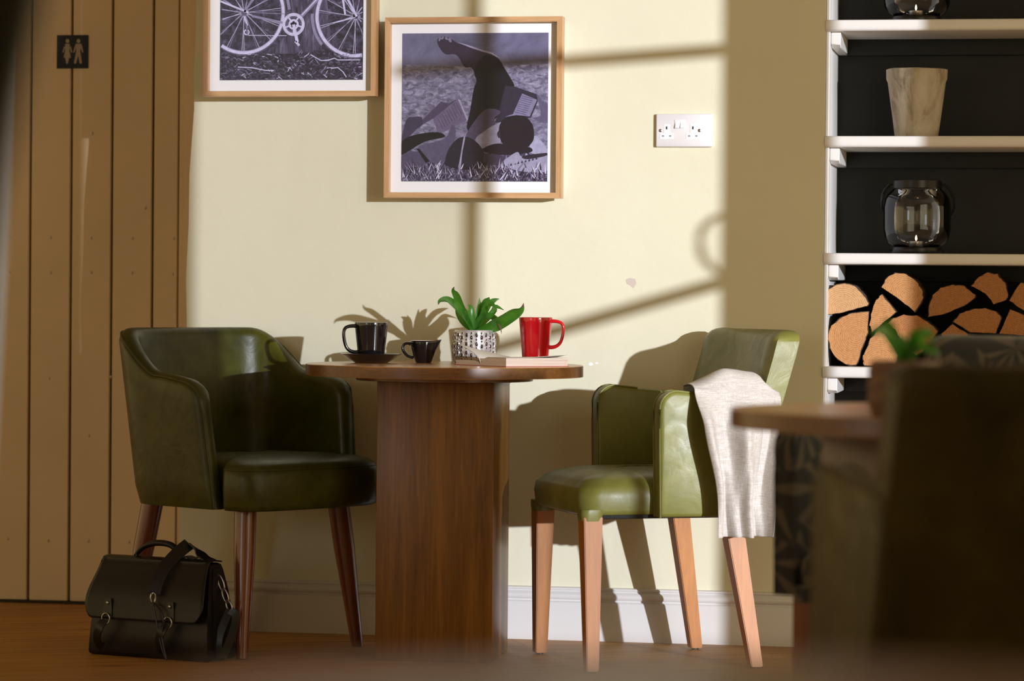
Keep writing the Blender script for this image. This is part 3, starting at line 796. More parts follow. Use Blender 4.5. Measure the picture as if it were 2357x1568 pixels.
# ------------------------------------------------------------------ tables
MAT['edge'] = wood('shaded_edge_wood', (.12,.045,.010), (.21,.085,.022), 'x', .35, .2)  # rim shade put into the colour: darker wood on the side faces
MAT['pedd'] = wood('dark_red_pedestal', (.045,.012,.004), (.085,.022,.007), 'z', .35, .2)
def round_table(name, label, px, d, rz, R=.357, top_mat='table', ped='ped', grp='round wooden pedestal tables', ped_rz=None):
    c = plan(px, d)
    t = empty(name, c, rz, label=label, cat='table', group=grp)
    bm = NB()
    n = 96; th = .0295
    prof = [(R-.0012,.7205),(R,.7217),(R,.7484),(R-.0016,.75)]
    lathe(bm, prof, seg=n)
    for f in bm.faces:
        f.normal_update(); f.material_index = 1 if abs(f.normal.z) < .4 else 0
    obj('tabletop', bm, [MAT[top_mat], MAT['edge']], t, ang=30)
    bm = NB(); lathe(bm, [(.226,.7085),(.228,.7095),(.228,.7203)], seg=72); obj('support_plate', bm, MAT['tabled'], t)
    bm = NB(); s = .150; box(bm, (-s,-s,0), (s,s,.7083), bev=.003); o = obj('pedestal', bm, MAT[ped], t)
    if ped_rz is not None: o.rotation_euler.z = ped_rz
    return t
T1 = plan(1026, 8.0)
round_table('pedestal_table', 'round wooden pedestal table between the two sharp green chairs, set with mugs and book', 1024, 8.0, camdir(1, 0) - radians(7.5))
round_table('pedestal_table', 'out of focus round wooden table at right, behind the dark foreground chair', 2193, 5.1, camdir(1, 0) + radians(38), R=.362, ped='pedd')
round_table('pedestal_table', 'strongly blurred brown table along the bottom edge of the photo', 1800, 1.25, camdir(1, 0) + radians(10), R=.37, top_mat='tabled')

# ------------------------------------------------------------------ tub armchair
def tub_chair(name, label, px, d, face, lea, legm, group, leg_d=1.0):
    rz = camdir(*face)
    t = empty(name, plan(px, d), rz, label=label, cat='chair', group=group)
    zb, th = .378, .052
    def outline(z, n_arm=12, n_back=40):
        xf = .150 - .13*(z-zb); xb = -.205 - .127*(z-zb); w_ = .238 + .055*(z-zb); rx = .17
        pts = []
        xr = xb + rx
        for k in range(n_arm): pts.append(Vector((xf + (xr-xf)*k/n_arm, w_, 0)))
        for k in range(n_back+1):
            a = pi*k/n_back; e = 2/3.4
            pts.append(Vector((xr - rx*abs(sin(a))**e, w_*(1 if cos(a) >= 0 else -1)*abs(cos(a))**e, 0)))
        for k in range(1, n_arm+1): pts.append(Vector((xr + (xf-xr)*k/n_arm, -w_, 0)))
        # even spacing
        L_ = [0]
        for a, b_ in zip(pts[:-1], pts[1:]): L_.append(L_[-1]+(b_-a).length)
        N_ = 90; out = []; j = 0
        for i in range(N_+1):
            u = i/N_; u = .5 - .5*cos(pi*u)*abs(cos(pi*u))**-.0 if False else u
            # denser at the ends
            if u < .1: u = u*u/.2 + .0 if False else u
            s = L_[-1]*u
            while j < len(L_)-2 and L_[j+1] < s: j += 1
            f = (s-L_[j])/max(1e-9, L_[j+1]-L_[j]); out.append(pts[j].lerp(pts[j+1], f))
        return out, L_[-1]
    cache = {}
    def path(z):
        k = round(z, 4)
        if k not in cache:
            o_, L_ = outline(z); ns = []
            for i in range(len(o_)):
                tg = (o_[min(i+1, len(o_)-1)] - o_[max(i-1, 0)]).normalized(); ns.append(Vector((-tg.y, tg.x, 0)) * 1)
            cache[k] = (o_, ns, L_)
        return cache[k]
    o0, n0, LL = path(.6); N_ = len(o0)
    sgn = 1 if n0[N_//2].x < 0 else -1
    rings = []; pipe = []; pipe2 = []
    def top(i):
        x = o0[i].x
        z = .705 + .018*sm(.12, -.04, x) + .112*sm(-.035, -.205, x)
        s = min(i, N_-1-i)/(N_-1)*LL
        R_ = .055
        if s < R_: z -= R_*(1-sqrt(max(0, 1-((R_-s)/R_)**2)))*.9
        return z
    def thick(i):
        s = min(i, N_-1-i)/(N_-1)*LL
        return th*(.55+.45*sqrt(max(0, 1-(max(0, .022-s)/.022)**2)))
    for i in range(N_):
        zt = top(i); t_ = thick(i); r = t_/2; ring = []
        zs_ = [zb + (zt-r-zb)*k/9 for k in range(10)]
        for q, z in enumerate(zs_):
            o_, ns, _ = path(z); rr = r*(.7 if q == 0 else 1)
            ring.append((o_[i] + ns[i]*sgn*rr) + UP*(z + (0 if q else 0)))
        o_, ns, _ = path(zt-r)
        for k in range(1, 8):
            a = pi*k/8; ring.append(o_[i] + ns[i]*sgn*r*cos(a) + UP*(zt-r+r*sin(a)))
        for z in zs_[::-1]:
            o_, ns, _ = path(z); ring.append(o_[i] - ns[i]*sgn*r + UP*z)
        rings.append(ring)
        a = radians(38); pipe.append(o_[i] * 0 + path(zt-r)[0][i] + path(zt-r)[1][i]*sgn*(r*cos(a)+.0008) + UP*(zt-r+r*sin(a)+.0008))
    bm = NB(); loft(bm, rings)
    obj('shell', bm, lea, t, ang=70)
    def front_edge(i, side):
        out = []
        for k in range(10):
            z = zb + .004 + (top(i)-.035-zb)*k/9; o_, ns, _ = path(z)
            out.append(o_[i] + ns[i]*sgn*side*thick(i)/2*1.02 + UP*z)
        return out
    bm = NB()
    full = front_edge(0, 1) + pipe[1:-1] + front_edge(N_-1, 1)[::-1]
    tube(bm, full, .0026, 6); obj('piping', bm, lea, t, ang=80)
    # seat
    ol = [(-.19,0),(-.185,.10),(-.15,.175),(-.05,.205),(.10,.209),(.138,.210),(.165,.222),(.172,.243),(.20,.247),(.245,.236),(.272,.19),(.282,.10),(.284,0)]
    ol = ol + [(x, -y) for x, y in ol[-2:0:-1]]
    base = [Vector((x, y, 0)) for x, y in ol]
    base = spline(base, 4, True); ce = Vector((.04, 0, 0))
    rings = []
    for z, s in ((.376,.955),(.380,.985),(.392,1.0),(.43,1.012),(.462,1.01),(.478,.995),(.4815,.985),(.486,.98),(.496,.93),(.506,.80),(.512,.55),(.514,.2)):
        rings.append([ce + (p-ce)*s + UP*(z + (-.008 if z > .47 and p.x < -.1 else 0)) for p in base])
    bm = NB(); loft(bm, rings); obj('seat', bm, lea, t, ang=60)
    bm = NB(); tube(bm, [ce + (p-ce)*.992 + UP*.4805 for p in base if p.x > .15], .002, 6); obj('seat_seam', bm, lea, t, ang=80)
    for sx, sy in ((1,1),(1,-1),(-1,1),(-1,-1)):
        a = Vector((.17*sx - (.02 if sx < 0 else 0), .165*sy, .38)); b_ = Vector((.205*sx - (.045 if sx < 0 else 0), .205*sy, 0))
        bm = NB(); tube(bm, [a, a.lerp(b_, .3), b_], [.029*leg_d, .028*leg_d, .0155], 20); obj('leg', bm, legm, t)
        for v in t.children[-1].data.vertices:
            if v.co.z < .003: v.co.z = 0.0
    return t
GC = 'armchairs at the tables'
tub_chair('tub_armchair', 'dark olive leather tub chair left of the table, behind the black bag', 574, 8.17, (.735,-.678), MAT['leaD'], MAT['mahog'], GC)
# ------------------------------------------------------------------ square armchair on the right
def rrect(x0, x1, y0, y1, r, n=6):
    out = []
    for cx, cy, a0 in ((x1-r, y1-r, 0), (x0+r, y1-r, pi/2), (x0+r, y0+r, pi), (x1-r, y0+r, 3*pi/2)):
        for k in range(n+1):
            a = a0 + pi/2*k/n; out.append(Vector((cx+r*cos(a), cy+r*sin(a), 0)))
    return out
def slab(bm, poly2, y0, y1, r):           # side-profile polygon with softly rounded edges
    c = sum((Vector(p) for p in poly2), Vector((0,0)))/len(poly2)
    def inset(s): return [Vector(p) + (c-Vector(p)).normalized()*s for p in poly2]
    rings = []
    for y, s in ((y0, r), (y0+r*.15, r*.45), (y0+r*.5, r*.12), (y0+r, 0), (y1-r, 0), (y1-r*.5, r*.12), (y1-r*.15, r*.45), (y1, r)):
        rings.append([(p.x, y, p.y) for p in inset(s)])
    loft(bm, rings)
def armprof(af=0):
    pts = [Vector((-.215,.384)), Vector((.046+af,.384))]
    pts += [Vector((.046+af+.004*k/4, .384+.22*k/4)) for k in range(1, 5)]
    for k in range(0, 8):
        a = pi/2*k/7; pts.append(Vector((.050+af-.045+.045*cos(a), .652+.045*sin(a))))
    pts += [Vector((-.06,.690)), Vector((-.15,.681)), Vector((-.27,.668)), Vector((-.26,.56)), Vector((-.23,.46))]
    return pts
HW = .259                                  # half width over the arms
def square_chair(name, label, loc, face, lea, legm, bh=0.0, af=0.0):
    t = empty(name, loc, camdir(*face), label=label, cat='chair', group=GC)
    bm = NB(); rings = []
    for z, s in ((.388,.006),(.391,.001),(.40,0),(.43,-.003),(.452,.000),(.468,.006),(.480,.018),(.487,.034),(.492,.07),(.496,.12),(.498,.19)):
        rings.append([p + UP*(z - (.012*max(0, (p.x-.12)/.1) if z > .46 else 0)) for p in rrect(-.20+s, .232-s, -.211+s, .211-s, max(.035, .05-s*.1) if s < .15 else .03)])
    loft(bm, rings)
    obj('seat', bm, lea, t, ang=70)
    for s in (-1, 1):                      # leather ears over the front legs
        bm = NB(); q0, q1 = (.159, .213) if s > 0 else (-.213, -.159)
        loft(bm, [[p + UP*.374 for p in rrect(.182, .2325, q0, q1, .016)], [p + UP*.390 for p in rrect(.176, .2345, q0-.002, q1+.002, .018)], [p + UP*.402 for p in rrect(.172, .2335, q0-.003, q1+.001, .018)]])
        obj('corner_tab', bm, lea, t)
    bm = NB(); box(bm, (-.21,-.203,.378), (.19,.203,.390), bev=.003); obj('base_frame', bm, MAT['under'], t)
    for s in (1, -1):
        y0, y1 = (HW-.052, HW) if s > 0 else (-HW, -HW+.052)
        bm = NB(); slab(bm, armprof(af), y0, y1, .012); a = obj('arm', bm, lea, t, ang=60)
        pp = armprof(af)[1:15]
        for yy in (y0+.0052, y1-.0052):
            bm = NB(); tube(bm, [Vector((p.x-.0004, yy, p.y-.0004)) for p in pp], .0026, 6)
            obj('piping', bm, lea, a, ang=80)
    # back: one reclined slab, hollowed towards the sitter
    ztop = .846 + bh; bw = HW - .008
    def bring_(z, k, base=False):
        x = -.158 - .30*(z-.50); ins = .030*k; iy = .034*k; out = []
        w_ = bw - iy; n = 18
        for q in range(n+1):
            y = -w_ + 2*w_*q/n; e = min(1, (w_-abs(y))/.016)
            out.append(Vector((x - ins - .020*(1-(y/bw)**2)**1.5*(1 if abs(y) < bw else 0) - .010*(1-e)**2, y, z)))
        for q in range(n+1):
            y = w_ - 2*w_*q/n; e = min(1, (w_-abs(y))/.016)
            out.append(Vector((x - .080 + ins - .012*(1-(y/bw)**2) + .010*(1-e)**2, y, z)))
        return out
    bm = NB(); rings = []
    for z, k in ((.40,0),(.50,0),(.60,0),(.70,0),(.78,0),(ztop-.034,0),(ztop-.020,.09),(ztop-.010,.29),(ztop-.004,.55),(ztop,1)):
        rings.append([p + UP*(.006*(abs(p.y)/bw)**6*(1 if z > .8 else 0)) for p in bring_(z, k)])
    loft(bm, rings); bk_ = obj('backrest', bm, lea, t, ang=60)
    for s in (1, -1):
        for dx in (-.0125, -.0675):
            bm = NB(); tube(bm, [Vector((-.158 - .30*(z-.5) + dx, s*(bw-.0022), z)) for z in (.45,.55,.65,.75,ztop-.04)], .0026, 6)
            obj('piping', bm, lea, bk_, ang=80)
    def sqleg(a, b, w0, w1):
        bm = NB(); a = Vector(a); b = Vector(b)
        loft(bm, [[b + Vector((sx*w1, sy*w1, 0)) for sx, sy in ((-1,-1),(1,-1),(1,1),(-1,1))], [a + Vector((sx*w0, sy*w0, 0)) for sx, sy in ((-1,-1),(1,-1),(1,1),(-1,1))]])
        bmesh.ops.bevel(bm, geom=list(bm.edges), offset=.002, segments=2, affect='EDGES')
        o = obj('leg', bm, legm, t, ang=30)
        bm = NB(); lathe(bm, [(.009,0),(.009,.004)], (b.x, b.y, 0), 16); obj('glide', bm, MAT['blk_metal'], o)
    for s in (1, -1):
        sqleg((.205, s*.187, .385), (.205, s*.203, .004), .0245, .0155)
        sqleg((-.165, s*.187, .385), (-.228, s*.210, .004), .0245, .0155)
    return t
def cpos(lat, dep): v = Vector((CAM.x, CAM.y, 0)) + FH*dep + RH*lat; return Vector((v.x, v.y, 0))
MAT['under'] = M('black_underside', (.012,.011,.012), .8)
ctr = cpos(.336, 7.915)
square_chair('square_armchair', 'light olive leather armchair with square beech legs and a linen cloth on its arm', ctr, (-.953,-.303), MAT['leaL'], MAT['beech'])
square_chair('square_armchair', 'leaf patterned dark fabric armchair at right, behind the blurred table', cpos(.829, 5.74), (-.65,-.76), MAT['leafcloth'], MAT['mahog'], .014, .18)
square_chair('square_armchair', 'large dark olive leather chair seen from behind in the right foreground', cpos(.694, 4.47), (-.2,.98), MAT['leaF'], MAT['mahog'])

# linen cloth over the near arm (camera side of the chair = +y)
def cloth():
    bm = NB(); NU, NV = 60, 90
    grid = []
    for j in range(NV+1):
        v = j/NV; row = []
        for i in range(NU+1):
            u = i/NU
            # path across the arm: inside drop, over the top, outside drop
            Lin, Ltop, Lout = .085, .095, .345
            s = v*(Lin+Ltop+Lout)
            hump = .050*sm(0,.42,u)*(1-.9*sm(.72,1.0,u)) + .003*sin(9*u)
            wtop = (-.032, -.262); wbot = (-.085, -.222)
            f = sm(.0, 1, max(0, (s-Lin-Ltop)/Lout))
            xa = wtop[0] + (wbot[0]-wtop[0])*f; xb_ = wtop[1] + (wbot[1]-wtop[1])*f
            x = xa + (xb_-xa)*u
            zt = .692 - .1*(-.02-x)*.9
            zt = .704 + .09*(x+.02)
            if s < Lin:
                q = 1-s/Lin; z = zt + hump*.55*(1-q) - Lin*q; y = .226 - .004*sin(7*u*pi)*q
            elif s < Lin+Ltop:
                q = (s-Lin)/Ltop; a = pi*(1-q)
                y = .2615 + .0365*cos(a); z = zt + sin(a)**.8*(.006+hump) + (hump*.55*(1-q)*(1-sin(a)))
                z += .003*sin(4*u*pi+3*q)
            else:
                q = (s-Lin-Ltop)/Lout
                fold = .032*sin(2*pi*(1.9*u+.18*q)+.6) + .009*sin(2*pi*(4.3*u-.5*q)+1.2)
                dia = .012*math.exp(-(((u-.30-.45*q)/.09)**2))*(1-q) - .010*math.exp(-(((u-.62+.15*q)/.06)**2))*sm(.1,.5,q)
                y = .3005 + max(0, (.026+fold*1.0+dia*1.9)*sm(0,.25,q)) + .004
                z = zt - q*(zt-.336+ (.0)) + (0)
                x += .006*sin(8*q+4*u)*q
            row.append(Vector((x, y, z)))
        out = []
        for p in row:
            p = p + Vector((0, HW-.287, 0)); lim = -.158 - .30*(p.z-.5) + .007
            if p.y < HW-.001 and p.x < lim: p.x = lim
            out.append(p)
        grid.append(out)
    V = [[bm.verts.new(p) for p in r] for r in grid]
    for a, b_ in zip(V[:-1], V[1:]):
        for i in range(NU): bm.faces.new((a[i], a[i+1], b_[i+1], b_[i]))
    return bm
o = obj('linen_cloth', cloth(), MAT['linen'], ang=80, loc=ctr, rz=camdir(-.953, -.303), label='pale linen cloth draped over the near arm of the light olive chair', cat='cloth')
md = o.modifiers.new('thick', 'SOLIDIFY'); md.thickness = .0022; md.offset = 1
md = o.modifiers.new('sub', 'SUBSURF'); md.levels = 1; md.render_levels = 1

# ------------------------------------------------------------------ things on the sharp table
ZT = .75
def mug(name, px, d, z, hgt, hdir, mat, label, rim):
    c = plan(px, d, z)
    t = empty(name, c, 0, label=label, cat='mug', group='mugs on the table')
    k = hgt/.098
    rt_, rb = .0440, .0335
    bm = NB()
    out = [(rb-.004,0),(rb-.001,.0006),(rb,.003)] + [(rb+(rt_-rb)*(z_/.098)**1.05, z_*k) for z_ in (.012,.03,.05,.07,.088,.0965)]
    out += [(rt_-.0006,hgt),(rt_-.0022,hgt+.0004)]
    lathe(bm, out, seg=64, cap1=False)
    inn = [(rt_-.0022,hgt+.0004),(rt_-.0038,hgt-.001)] + [(rb+(rt_-rb)*(z_/.098)-.0042, z_*k) for z_ in (.08,.05,.02,.008)] + [(.005,.007)]
    lathe(bm, inn, seg=64, cap0=False, mi=1)
    obj('cup', bm, [mat, rim], t, ang=60)
    bm = NB()
    hz = hgt-.098
    P = [(.034,.0,.086),(.044,0,.0885),(.058,0,.0875),(.0685,0,.083),(.0730,0,.072),(.0715,0,.052),(.066,0,.034),(.057,0,.0245),(.046,0,.0205),(.036,0,.0205)]
    P = [Vector((a, b_, c_+hz)) for a, b_, c_ in P]
    pts = spline(P, 5); n = len(pts)
    tube(bm, pts, [.0058 - .0016*sin(pi*i/(n-1)) for i in range(n)], 14, flat=1.35, hint=(0,1,0))
    bmesh.ops.rotate(bm, verts=bm.verts, cent=(0,0,0), matrix=Matrix.Rotation(hdir, 3, 'Z'))
    obj('handle', bm, mat, t, ang=80)
    return t
sc_c = plan(855, 8.08, ZT)
t = empty('saucer', sc_c, 0, label='black saucer under the black mug', cat='saucer')
bm = NB(); lathe(bm, [(.030,0),(.0425,0),(.0435,.0012),(.046,.0022),(.060,.0095),(.0745,.0205),(.0790,.0222),(.0800,.0234),(.0790,.0244),(.0735,.0232),(.058,.0128),(.044,.0065),(.036,.0058),(.005,.0056)], seg=72)
obj('dish', bm, MAT['black_gl'], t, ang=70)
mug('coffee_mug', 854.5, 8.08, ZT+.0060, .0995, camdir(-.97,-.25), MAT['black_gl'], 'black mug on the black saucer at the left of the table', MAT['cream_gl'])
mug('coffee_mug', 1232.5, 8.13, ZT, .1215, camdir(.99,-.12), MAT['red_gl'], 'red mug behind the open book', MAT['cream_gl'])
# milk jug
c = plan(975, 8.12, ZT)
t = empty('milk_jug', c, camdir(1,-.12), label='small black milk jug with a spout, between the black mug and the plant', cat='jug')
def spoutring(r, z, s):
    out = []
    for k in range(56):
        a = 2*pi*k/56; b_ = math.atan2(sin(a), cos(a))
        e = math.exp(-(b_/.30)**2)*s
        out.append((cos(a)*(r+e), sin(a)*(r+e*.25), z + e*.28))
    return out
bm = NB()
pr = [(.0185,0,0),(.0205,.001,0),(.0225,.004,0),(.0275,.018,0),(.0320,.034,.001),(.0345,.046,.005),(.0352,.053,.0095),(.0352,.0575,.0125),(.0340,.0585,.0125)]
loft(bm, [spoutring(*q) for q in pr], True, True, False)
loft(bm, [spoutring(*q) for q in [(.0340,.0585,.0125),(.0325,.0570,.012),(.031,.045,.004),(.027,.022,0),(.012,.005,0)]], True, False, True, 1)
obj('body', bm, [MAT['black_gl'], MAT['cream_gl']], t, ang=60)
bm = NB()
P = spline([(-.031,0,.047),(-.040,0,.051),(-.050,0,.049),(-.055,0,.040),(-.051,0,.028),(-.041,0,.018),(-.026,0,.013)], 5)
tube(bm, P, .0042, 12, flat=1.5, hint=(0,1,0)); obj('handle', bm, MAT['black_gl'], t, ang=80)

# planter
def planter(name, label, px, d, leaves, pot_mats, grp):
    c = plan(px, d, ZT)
    t = empty(name, c, camdir(1, 0), label=label, cat='plant', group=grp)
    bm = NB()
    def rad(z): return .0525 + .0035*sin(pi*min(1, max(0, z/.086))) - (.006*(1-sm(0,.014,z)))
    lathe(bm, [(.040,0)] + [(rad(z), z) for z in (.001,.004,.010,.02,.035,.05,.065,.078,.084)] + [(.0515,.0868),(.049,.0865),(.048,.080),(.048,.070)], seg=72, cap1=False)
    rows = [.011,.0215,.034,.0445,.057,.0675,.079]
    NC = 26
    for kcol in range(NC):
        a = 2*pi*kcol/NC
        zs_ = rows if kcol % 2 else [.007,.017,.0275,.040,.0505,.062,.074]
        for q, z in enumerate(zs_):
            big = (q + kcol) % 2 == 0
            rw, rh = (.0040, .0056) if big else (.0024, .0026)
            R_ = rad(z); n = Vector((cos(a), sin(a), 0)); tg = Vector((-sin(a), cos(a), 0))
            rings = []
            for f, hgt, m_ in ((1.5,.0,0),(1.25,.0020,0),(1.0,.0022,0),(.92,.0018,1),(.5,.0030,1),(.12,.0034,1)):
                rings.append([Vector((0,0,z)) + n*(R_+hgt*(1 if big else .7)-.0004) + tg*(rw*f*cos(b_)) + UP*(rh*f*sin(b_)) for b_ in [2*pi*w_/12 for w_ in range(12)]])
            loft(bm, rings[:4], True, False, False, 0); loft(bm, rings[3:], True, False, True, 1)
    obj('pot', bm, pot_mats, t, ang=50)
    bm = NB(); lathe(bm, [(.0475,.070),(.0475,.076),(.02,.079)], seg=40); obj('soil', bm, MAT['soil'], t)
    for pts, wid, dry, tw in leaves:
        bm = NB(); P = spline(pts, 7); n = len(P)
        prev = None; rows_ = []
        for i, p in enumerate(P):
            f = i/(n-1)
            tg = (P[min(i+1,n-1)]-P[max(i-1,0)]).normalized()
            side = tg.cross(Vector((0,-1,.12)))
            if side.length < .05: side = Vector((1,0,0))
            side.normalize()
            side = Matrix.Rotation(tw*(.4+.6*f), 3, tg) @ side
            nm = side.cross(tg)
            w_ = wid*(min(1, .35+f*2.2))*(1-sm(.55,1,f))**.75 + .0006
            rows_.append([bm.verts.new(p + side*w_*s + nm*w_*.28*(abs(s)**1.5)) for s in (-1,-.5,0,.5,1)])
        for i, (a, b_) in enumerate(zip(rows_[:-1], rows_[1:])):
            for q in range(4):
                f = bm.faces.new((a[q], a[q+1], b_[q+1], b_[q])); f.material_index = 1 if (i/(n-1)) > 1-dry else 0
        obj('leaf', bm, [MAT['leaf'], MAT['leaf_dry']], t, ang=80)
    return t
S_ = 1/879.0
def LF(*pp):   # leaf spine: photo pixels relative to the crown of the plant + depth
    return [Vector(((x-1090)*S_, y_, .088 + (757-py)*S_)) for x, py, y_ in pp]
LV = [
 (LF((1088,764,0),(1070,728,-.05),(1050,704,-.10),(1030,690,-.14),(1014,692,-.17),(1010,700,-.175)), .0100, .10, .5),
 (LF((1089,764,0),(1073,735,-.03),(1060,705,-.06),(1050,680,-.09),(1043,667,-.11),(1045,659,-.12)), .0090, .10, -.3),
 (LF((1092,764,0),(1125,752,-.02),(1155,735,-.045),(1180,718,-.065),(1197,708,-.075),(1203,694,-.08)), .0185, .16, 1.0),
 (LF((1092,764,0),(1102,735,-.01),(1118,726,-.02),(1135,731,-.03),(1147,742,-.035),(1153,766,-.035)), .0095, .22, -.8),
 (LF((1091,764,0),(1098,730,.0),(1101,708,.0),(1101,684,.0)), .0075, .02, .2),
 (LF((1092,764,0),(1104,728,.0),(1113,700,-.005),(1121,688,-.01),(1124,682,-.01)), .0090, .14, -.2),
 (LF((1093,764,0),(1112,722,.01),(1124,698,.02),(1136,689,.03),(1147,686,.035)), .0070, .03, .3),
 (LF((1092,764,0),(1110,725,-.015),(1120,702,-.03),(1132,700,-.04),(1142,715,-.045)), .0090, .04, -.6),
 (LF((1090,764,0),(1084,728,-.01),(1081,708,-.012),(1074,700,-.02)), .0085, .02, .5),
 (LF((1090,764,0),(1078,738,.015),(1068,716,.03),(1056,702,.04)), .0080, .02, -.4),
 (LF((1092,764,0),(1116,735,.02),(1132,716,.03),(1140,704,.04),(1158,712,.05)), .0075, .05, .5),
 (LF((1089,764,0),(1065,742,-.01),(1052,722,-.02),(1046,706,-.02)), .0085, .02, .7),
]
planter('potted_plant', 'green plant in a silver beaded pot in the middle of the table', 1091.5, 8.17, LV, [MAT['silver'], MAT['silver_dot']], 'potted plants on tables')
brn = M('brown_pot_glaze', (.20,.105,.055), .45, .2)
LV2 = [([p*1.0 + Vector((0,0,-.004)) for p in a], b_, c_, d_) for a, b_, c_, d_ in LV[:2] + LV[3:9]]
LV2 = [([Vector((p.x*.72, p.y*.72, .086 + (p.z-.086)*.62)) for p in a], b_*.9, c_, d_) for a, b_, c_, d_ in LV2]
planter('potted_plant', 'blurred green plant in a brown pot on the right table', 2084, 4.85, LV2, [brn, M('brown_bead', (.10,.05,.03), .4, .2)], 'potted plants on tables')

# open book
c = plan(1107, 7.86, ZT)
bk = empty('open_book', Vector((c.x, c.y, ZT)), camdir(cos(radians(35)), sin(radians(35))), label='open paperback lying on the front of the table before the red mug', cat='book')
# local x runs along the spine (away to the right), y across: +y = left pages
LB, WB, HB = .190, .112, .0175
def block(y_sign, h0, h1):
    prof = []
    n = 14
    for i in range(n+1):
        f = i/n; y = f*WB
        z = (.004 + (h1)*min(1, (f/.22))**.55 if True else 0)
        z = min(z, h0 + (h1-h0)*sm(0,.3,f)) if f < .02 else .003 + (h1-.003)*(1-(1-min(1, f/.3))**2.2)
        prof.append((y, z))
    return prof
for s, hh, nm in ((-1, .0215, 'page_block'), (1, .0130, 'page_block')):
    bm = NB(); pr = block(s, .006, hh)
    poly = [(0,.0012)] + pr + [(WB,.0012)]
    loft(bm, [[(x, s*y, z) for y, z in poly] for x in (0, LB)], True, True, True)
    obj(nm, bm, MAT['page_edge'], bk, ang=40)
bm = NB(); box(bm, (-.002,-WB-.002,0), (LB+.002, WB+.002, .0012)); obj('cover', bm, M('red_book_cover', (.45,.05,.04), .5), bk, smooth=False)
def sheet(fn, nu=20, nv=16, th=.0006):
    bm = NB(); V = [[bm.verts.new(fn(i/nu, j/nv)) for j in range(nv+1)] for i in range(nu+1)]
    for a, b_ in zip(V[:-1], V[1:]):
        for j in range(nv): bm.faces.new((a[j], a[j+1], b_[j+1], b_[j]))
    return bm
def raised(u, v):    # left pages standing up at the near end
    k = (1-u)**1.15
    y = .0008 + v*(.104 + .002*u)
    return Vector((u*LB, y, .0040 + (.0105 + .0385*k)*v**(.50+.12*u)))
o = obj('raised_pages', sheet(raised), [MAT['paper']], bk, ang=80)
md = o.modifiers.new('thick', 'SOLIDIFY'); md.thickness = .0016; md.offset = 1
def rightpage(u, v):
    pr = block(-1, .006, .0215); f = v*14; i = min(13, int(f)); q = f-i
    y = pr[i][0]+(pr[i+1][0]-pr[i][0])*q; z = pr[i][1]+(pr[i+1][1]-pr[i][1])*q
    return Vector((u*LB, -y, z + .0006 + .006*sm(.3,1,u)*sm(.5,1,v)))
o = obj('top_page', sheet(rightpage, 20, 28), [MAT['paper']], bk, ang=80)
md = o.modifiers.new('thick', 'SOLIDIFY'); md.thickness = .0008; md.offset = 1

# ------------------------------------------------------------------ satchel on the floor
bc = plan(378, 7.93)
bag = empty('satchel', bc, camdir(.88,-.47), label='black leather satchel on the floor in front of the dark tub chair', cat='bag')
W2 = .182
def bring(z, w_, d_, bulge=0):
    out = []
    n = 10
    for k in range(n): out.append(Vector((-w_+2*w_*k/n, -d_ - bulge*sin(pi*k/n), z)))
    for k in range(4): out.append(Vector((w_, -d_+2*d_*k/4, z)))
    for k in range(n): out.append(Vector((w_-2*w_*k/n, d_, z)))
    for k in range(4): out.append(Vector((-w_, d_-2*d_*k/4, z)))
    return out
bm = NB()
prof = [(.0,W2-.006,.058,0),(.004,W2-.001,.064,0),(.012,W2,.066,.003),(.06,W2-.003,.064,.008),(.12,W2-.006,.056,.007),(.18,W2-.012,.044,.003),(.225,W2-.018,.032,0),(.240,W2-.021,.026,0),(.245,W2-.027,.019,0)]
loft(bm, [bring(*q) for q in prof])
obj('body', bm, MAT['blk_lea'], bag, ang=50)
def dep(z):
    for (z0_, w0, d0, b0), (z1_, w1, d1, b1) in zip(prof[:-1], prof[1:]):
        if z0_ <= z <= z1_: f = (z-z0_)/(z1_-z0_); return d0+(d1-d0)*f + (b0+(b1-b0)*f), w0+(w1-w0)*f
    return prof[-1][2], prof[-1][1]
def flap(u, v):
    x = -1+2*u
    drop = .150 - .035*max(0, (abs(x)-.86)/.14)**2
    s = v*(.055+drop)
    if s < .055:
        a = s/.055; y = .026 - .060*a; z = .2475 + .004*sin(pi*a); w_ = W2-.018
    else:
        z = .2475-(s-.055); dd, ww = dep(max(0, z)); y = -dd-.010 - .016*sm(0,.1,s-.055); w_ = W2-.018 + .016*sm(0,.11,s-.055)
    return Vector((x*w_, y, z))
o = obj('flap', sheet(flap, 40, 34), MAT['blk_lea'], bag, ang=80)
md = o.modifiers.new('thick', 'SOLIDIFY'); md.thickness = .003; md.offset = 0
# side gusset fold
bm = NB()
strip(bm, [Vector((W2-.012+.006, -.005, .01)), Vector((W2-.002,-.006,.10)), Vector((W2-.012,-.004,.18)), Vector((W2-.016,-.002,.228))], [.075,.064,.05,.034], .004, hint=(1,0,0)); obj('gusset', bm, MAT['blk_lea2'], bag)
# handle
bm = NB()
P = spline([(-.078,.0,.250),(-.076,0,.262),(-.055,0,.278),(-.02,0,.288),(.02,0,.286),(.045,0,.272),(.052,0,.258),(.054,0,.250)], 6)
n = len(P); tube(bm, P, [.0055+.0045*sin(pi*i/(n-1)) for i in range(n)], 12, flat=.8); hd = obj('handle', bm, MAT['blk_lea'], bag)
for x in (-.078, .054):
    bm = NB(); tube(bm, [Vector((x+.010*cos(a), .0, .252+.008*sin(a))) for a in [2*pi*k/16 for k in range(16)]], .0022, 8, hint=(0,1,0), closed=True); obj('handle_ring', bm, MAT['blk_metal'], hd)
bm = NB(); strip(bm, [(.050,.004,.252),(.075,.004,.258),(.095,.002,.254),(.118,.002,.259),(.135,.0,.251)], .026, .004); obj('strap_end', bm, MAT['blk_lea2'], bag)
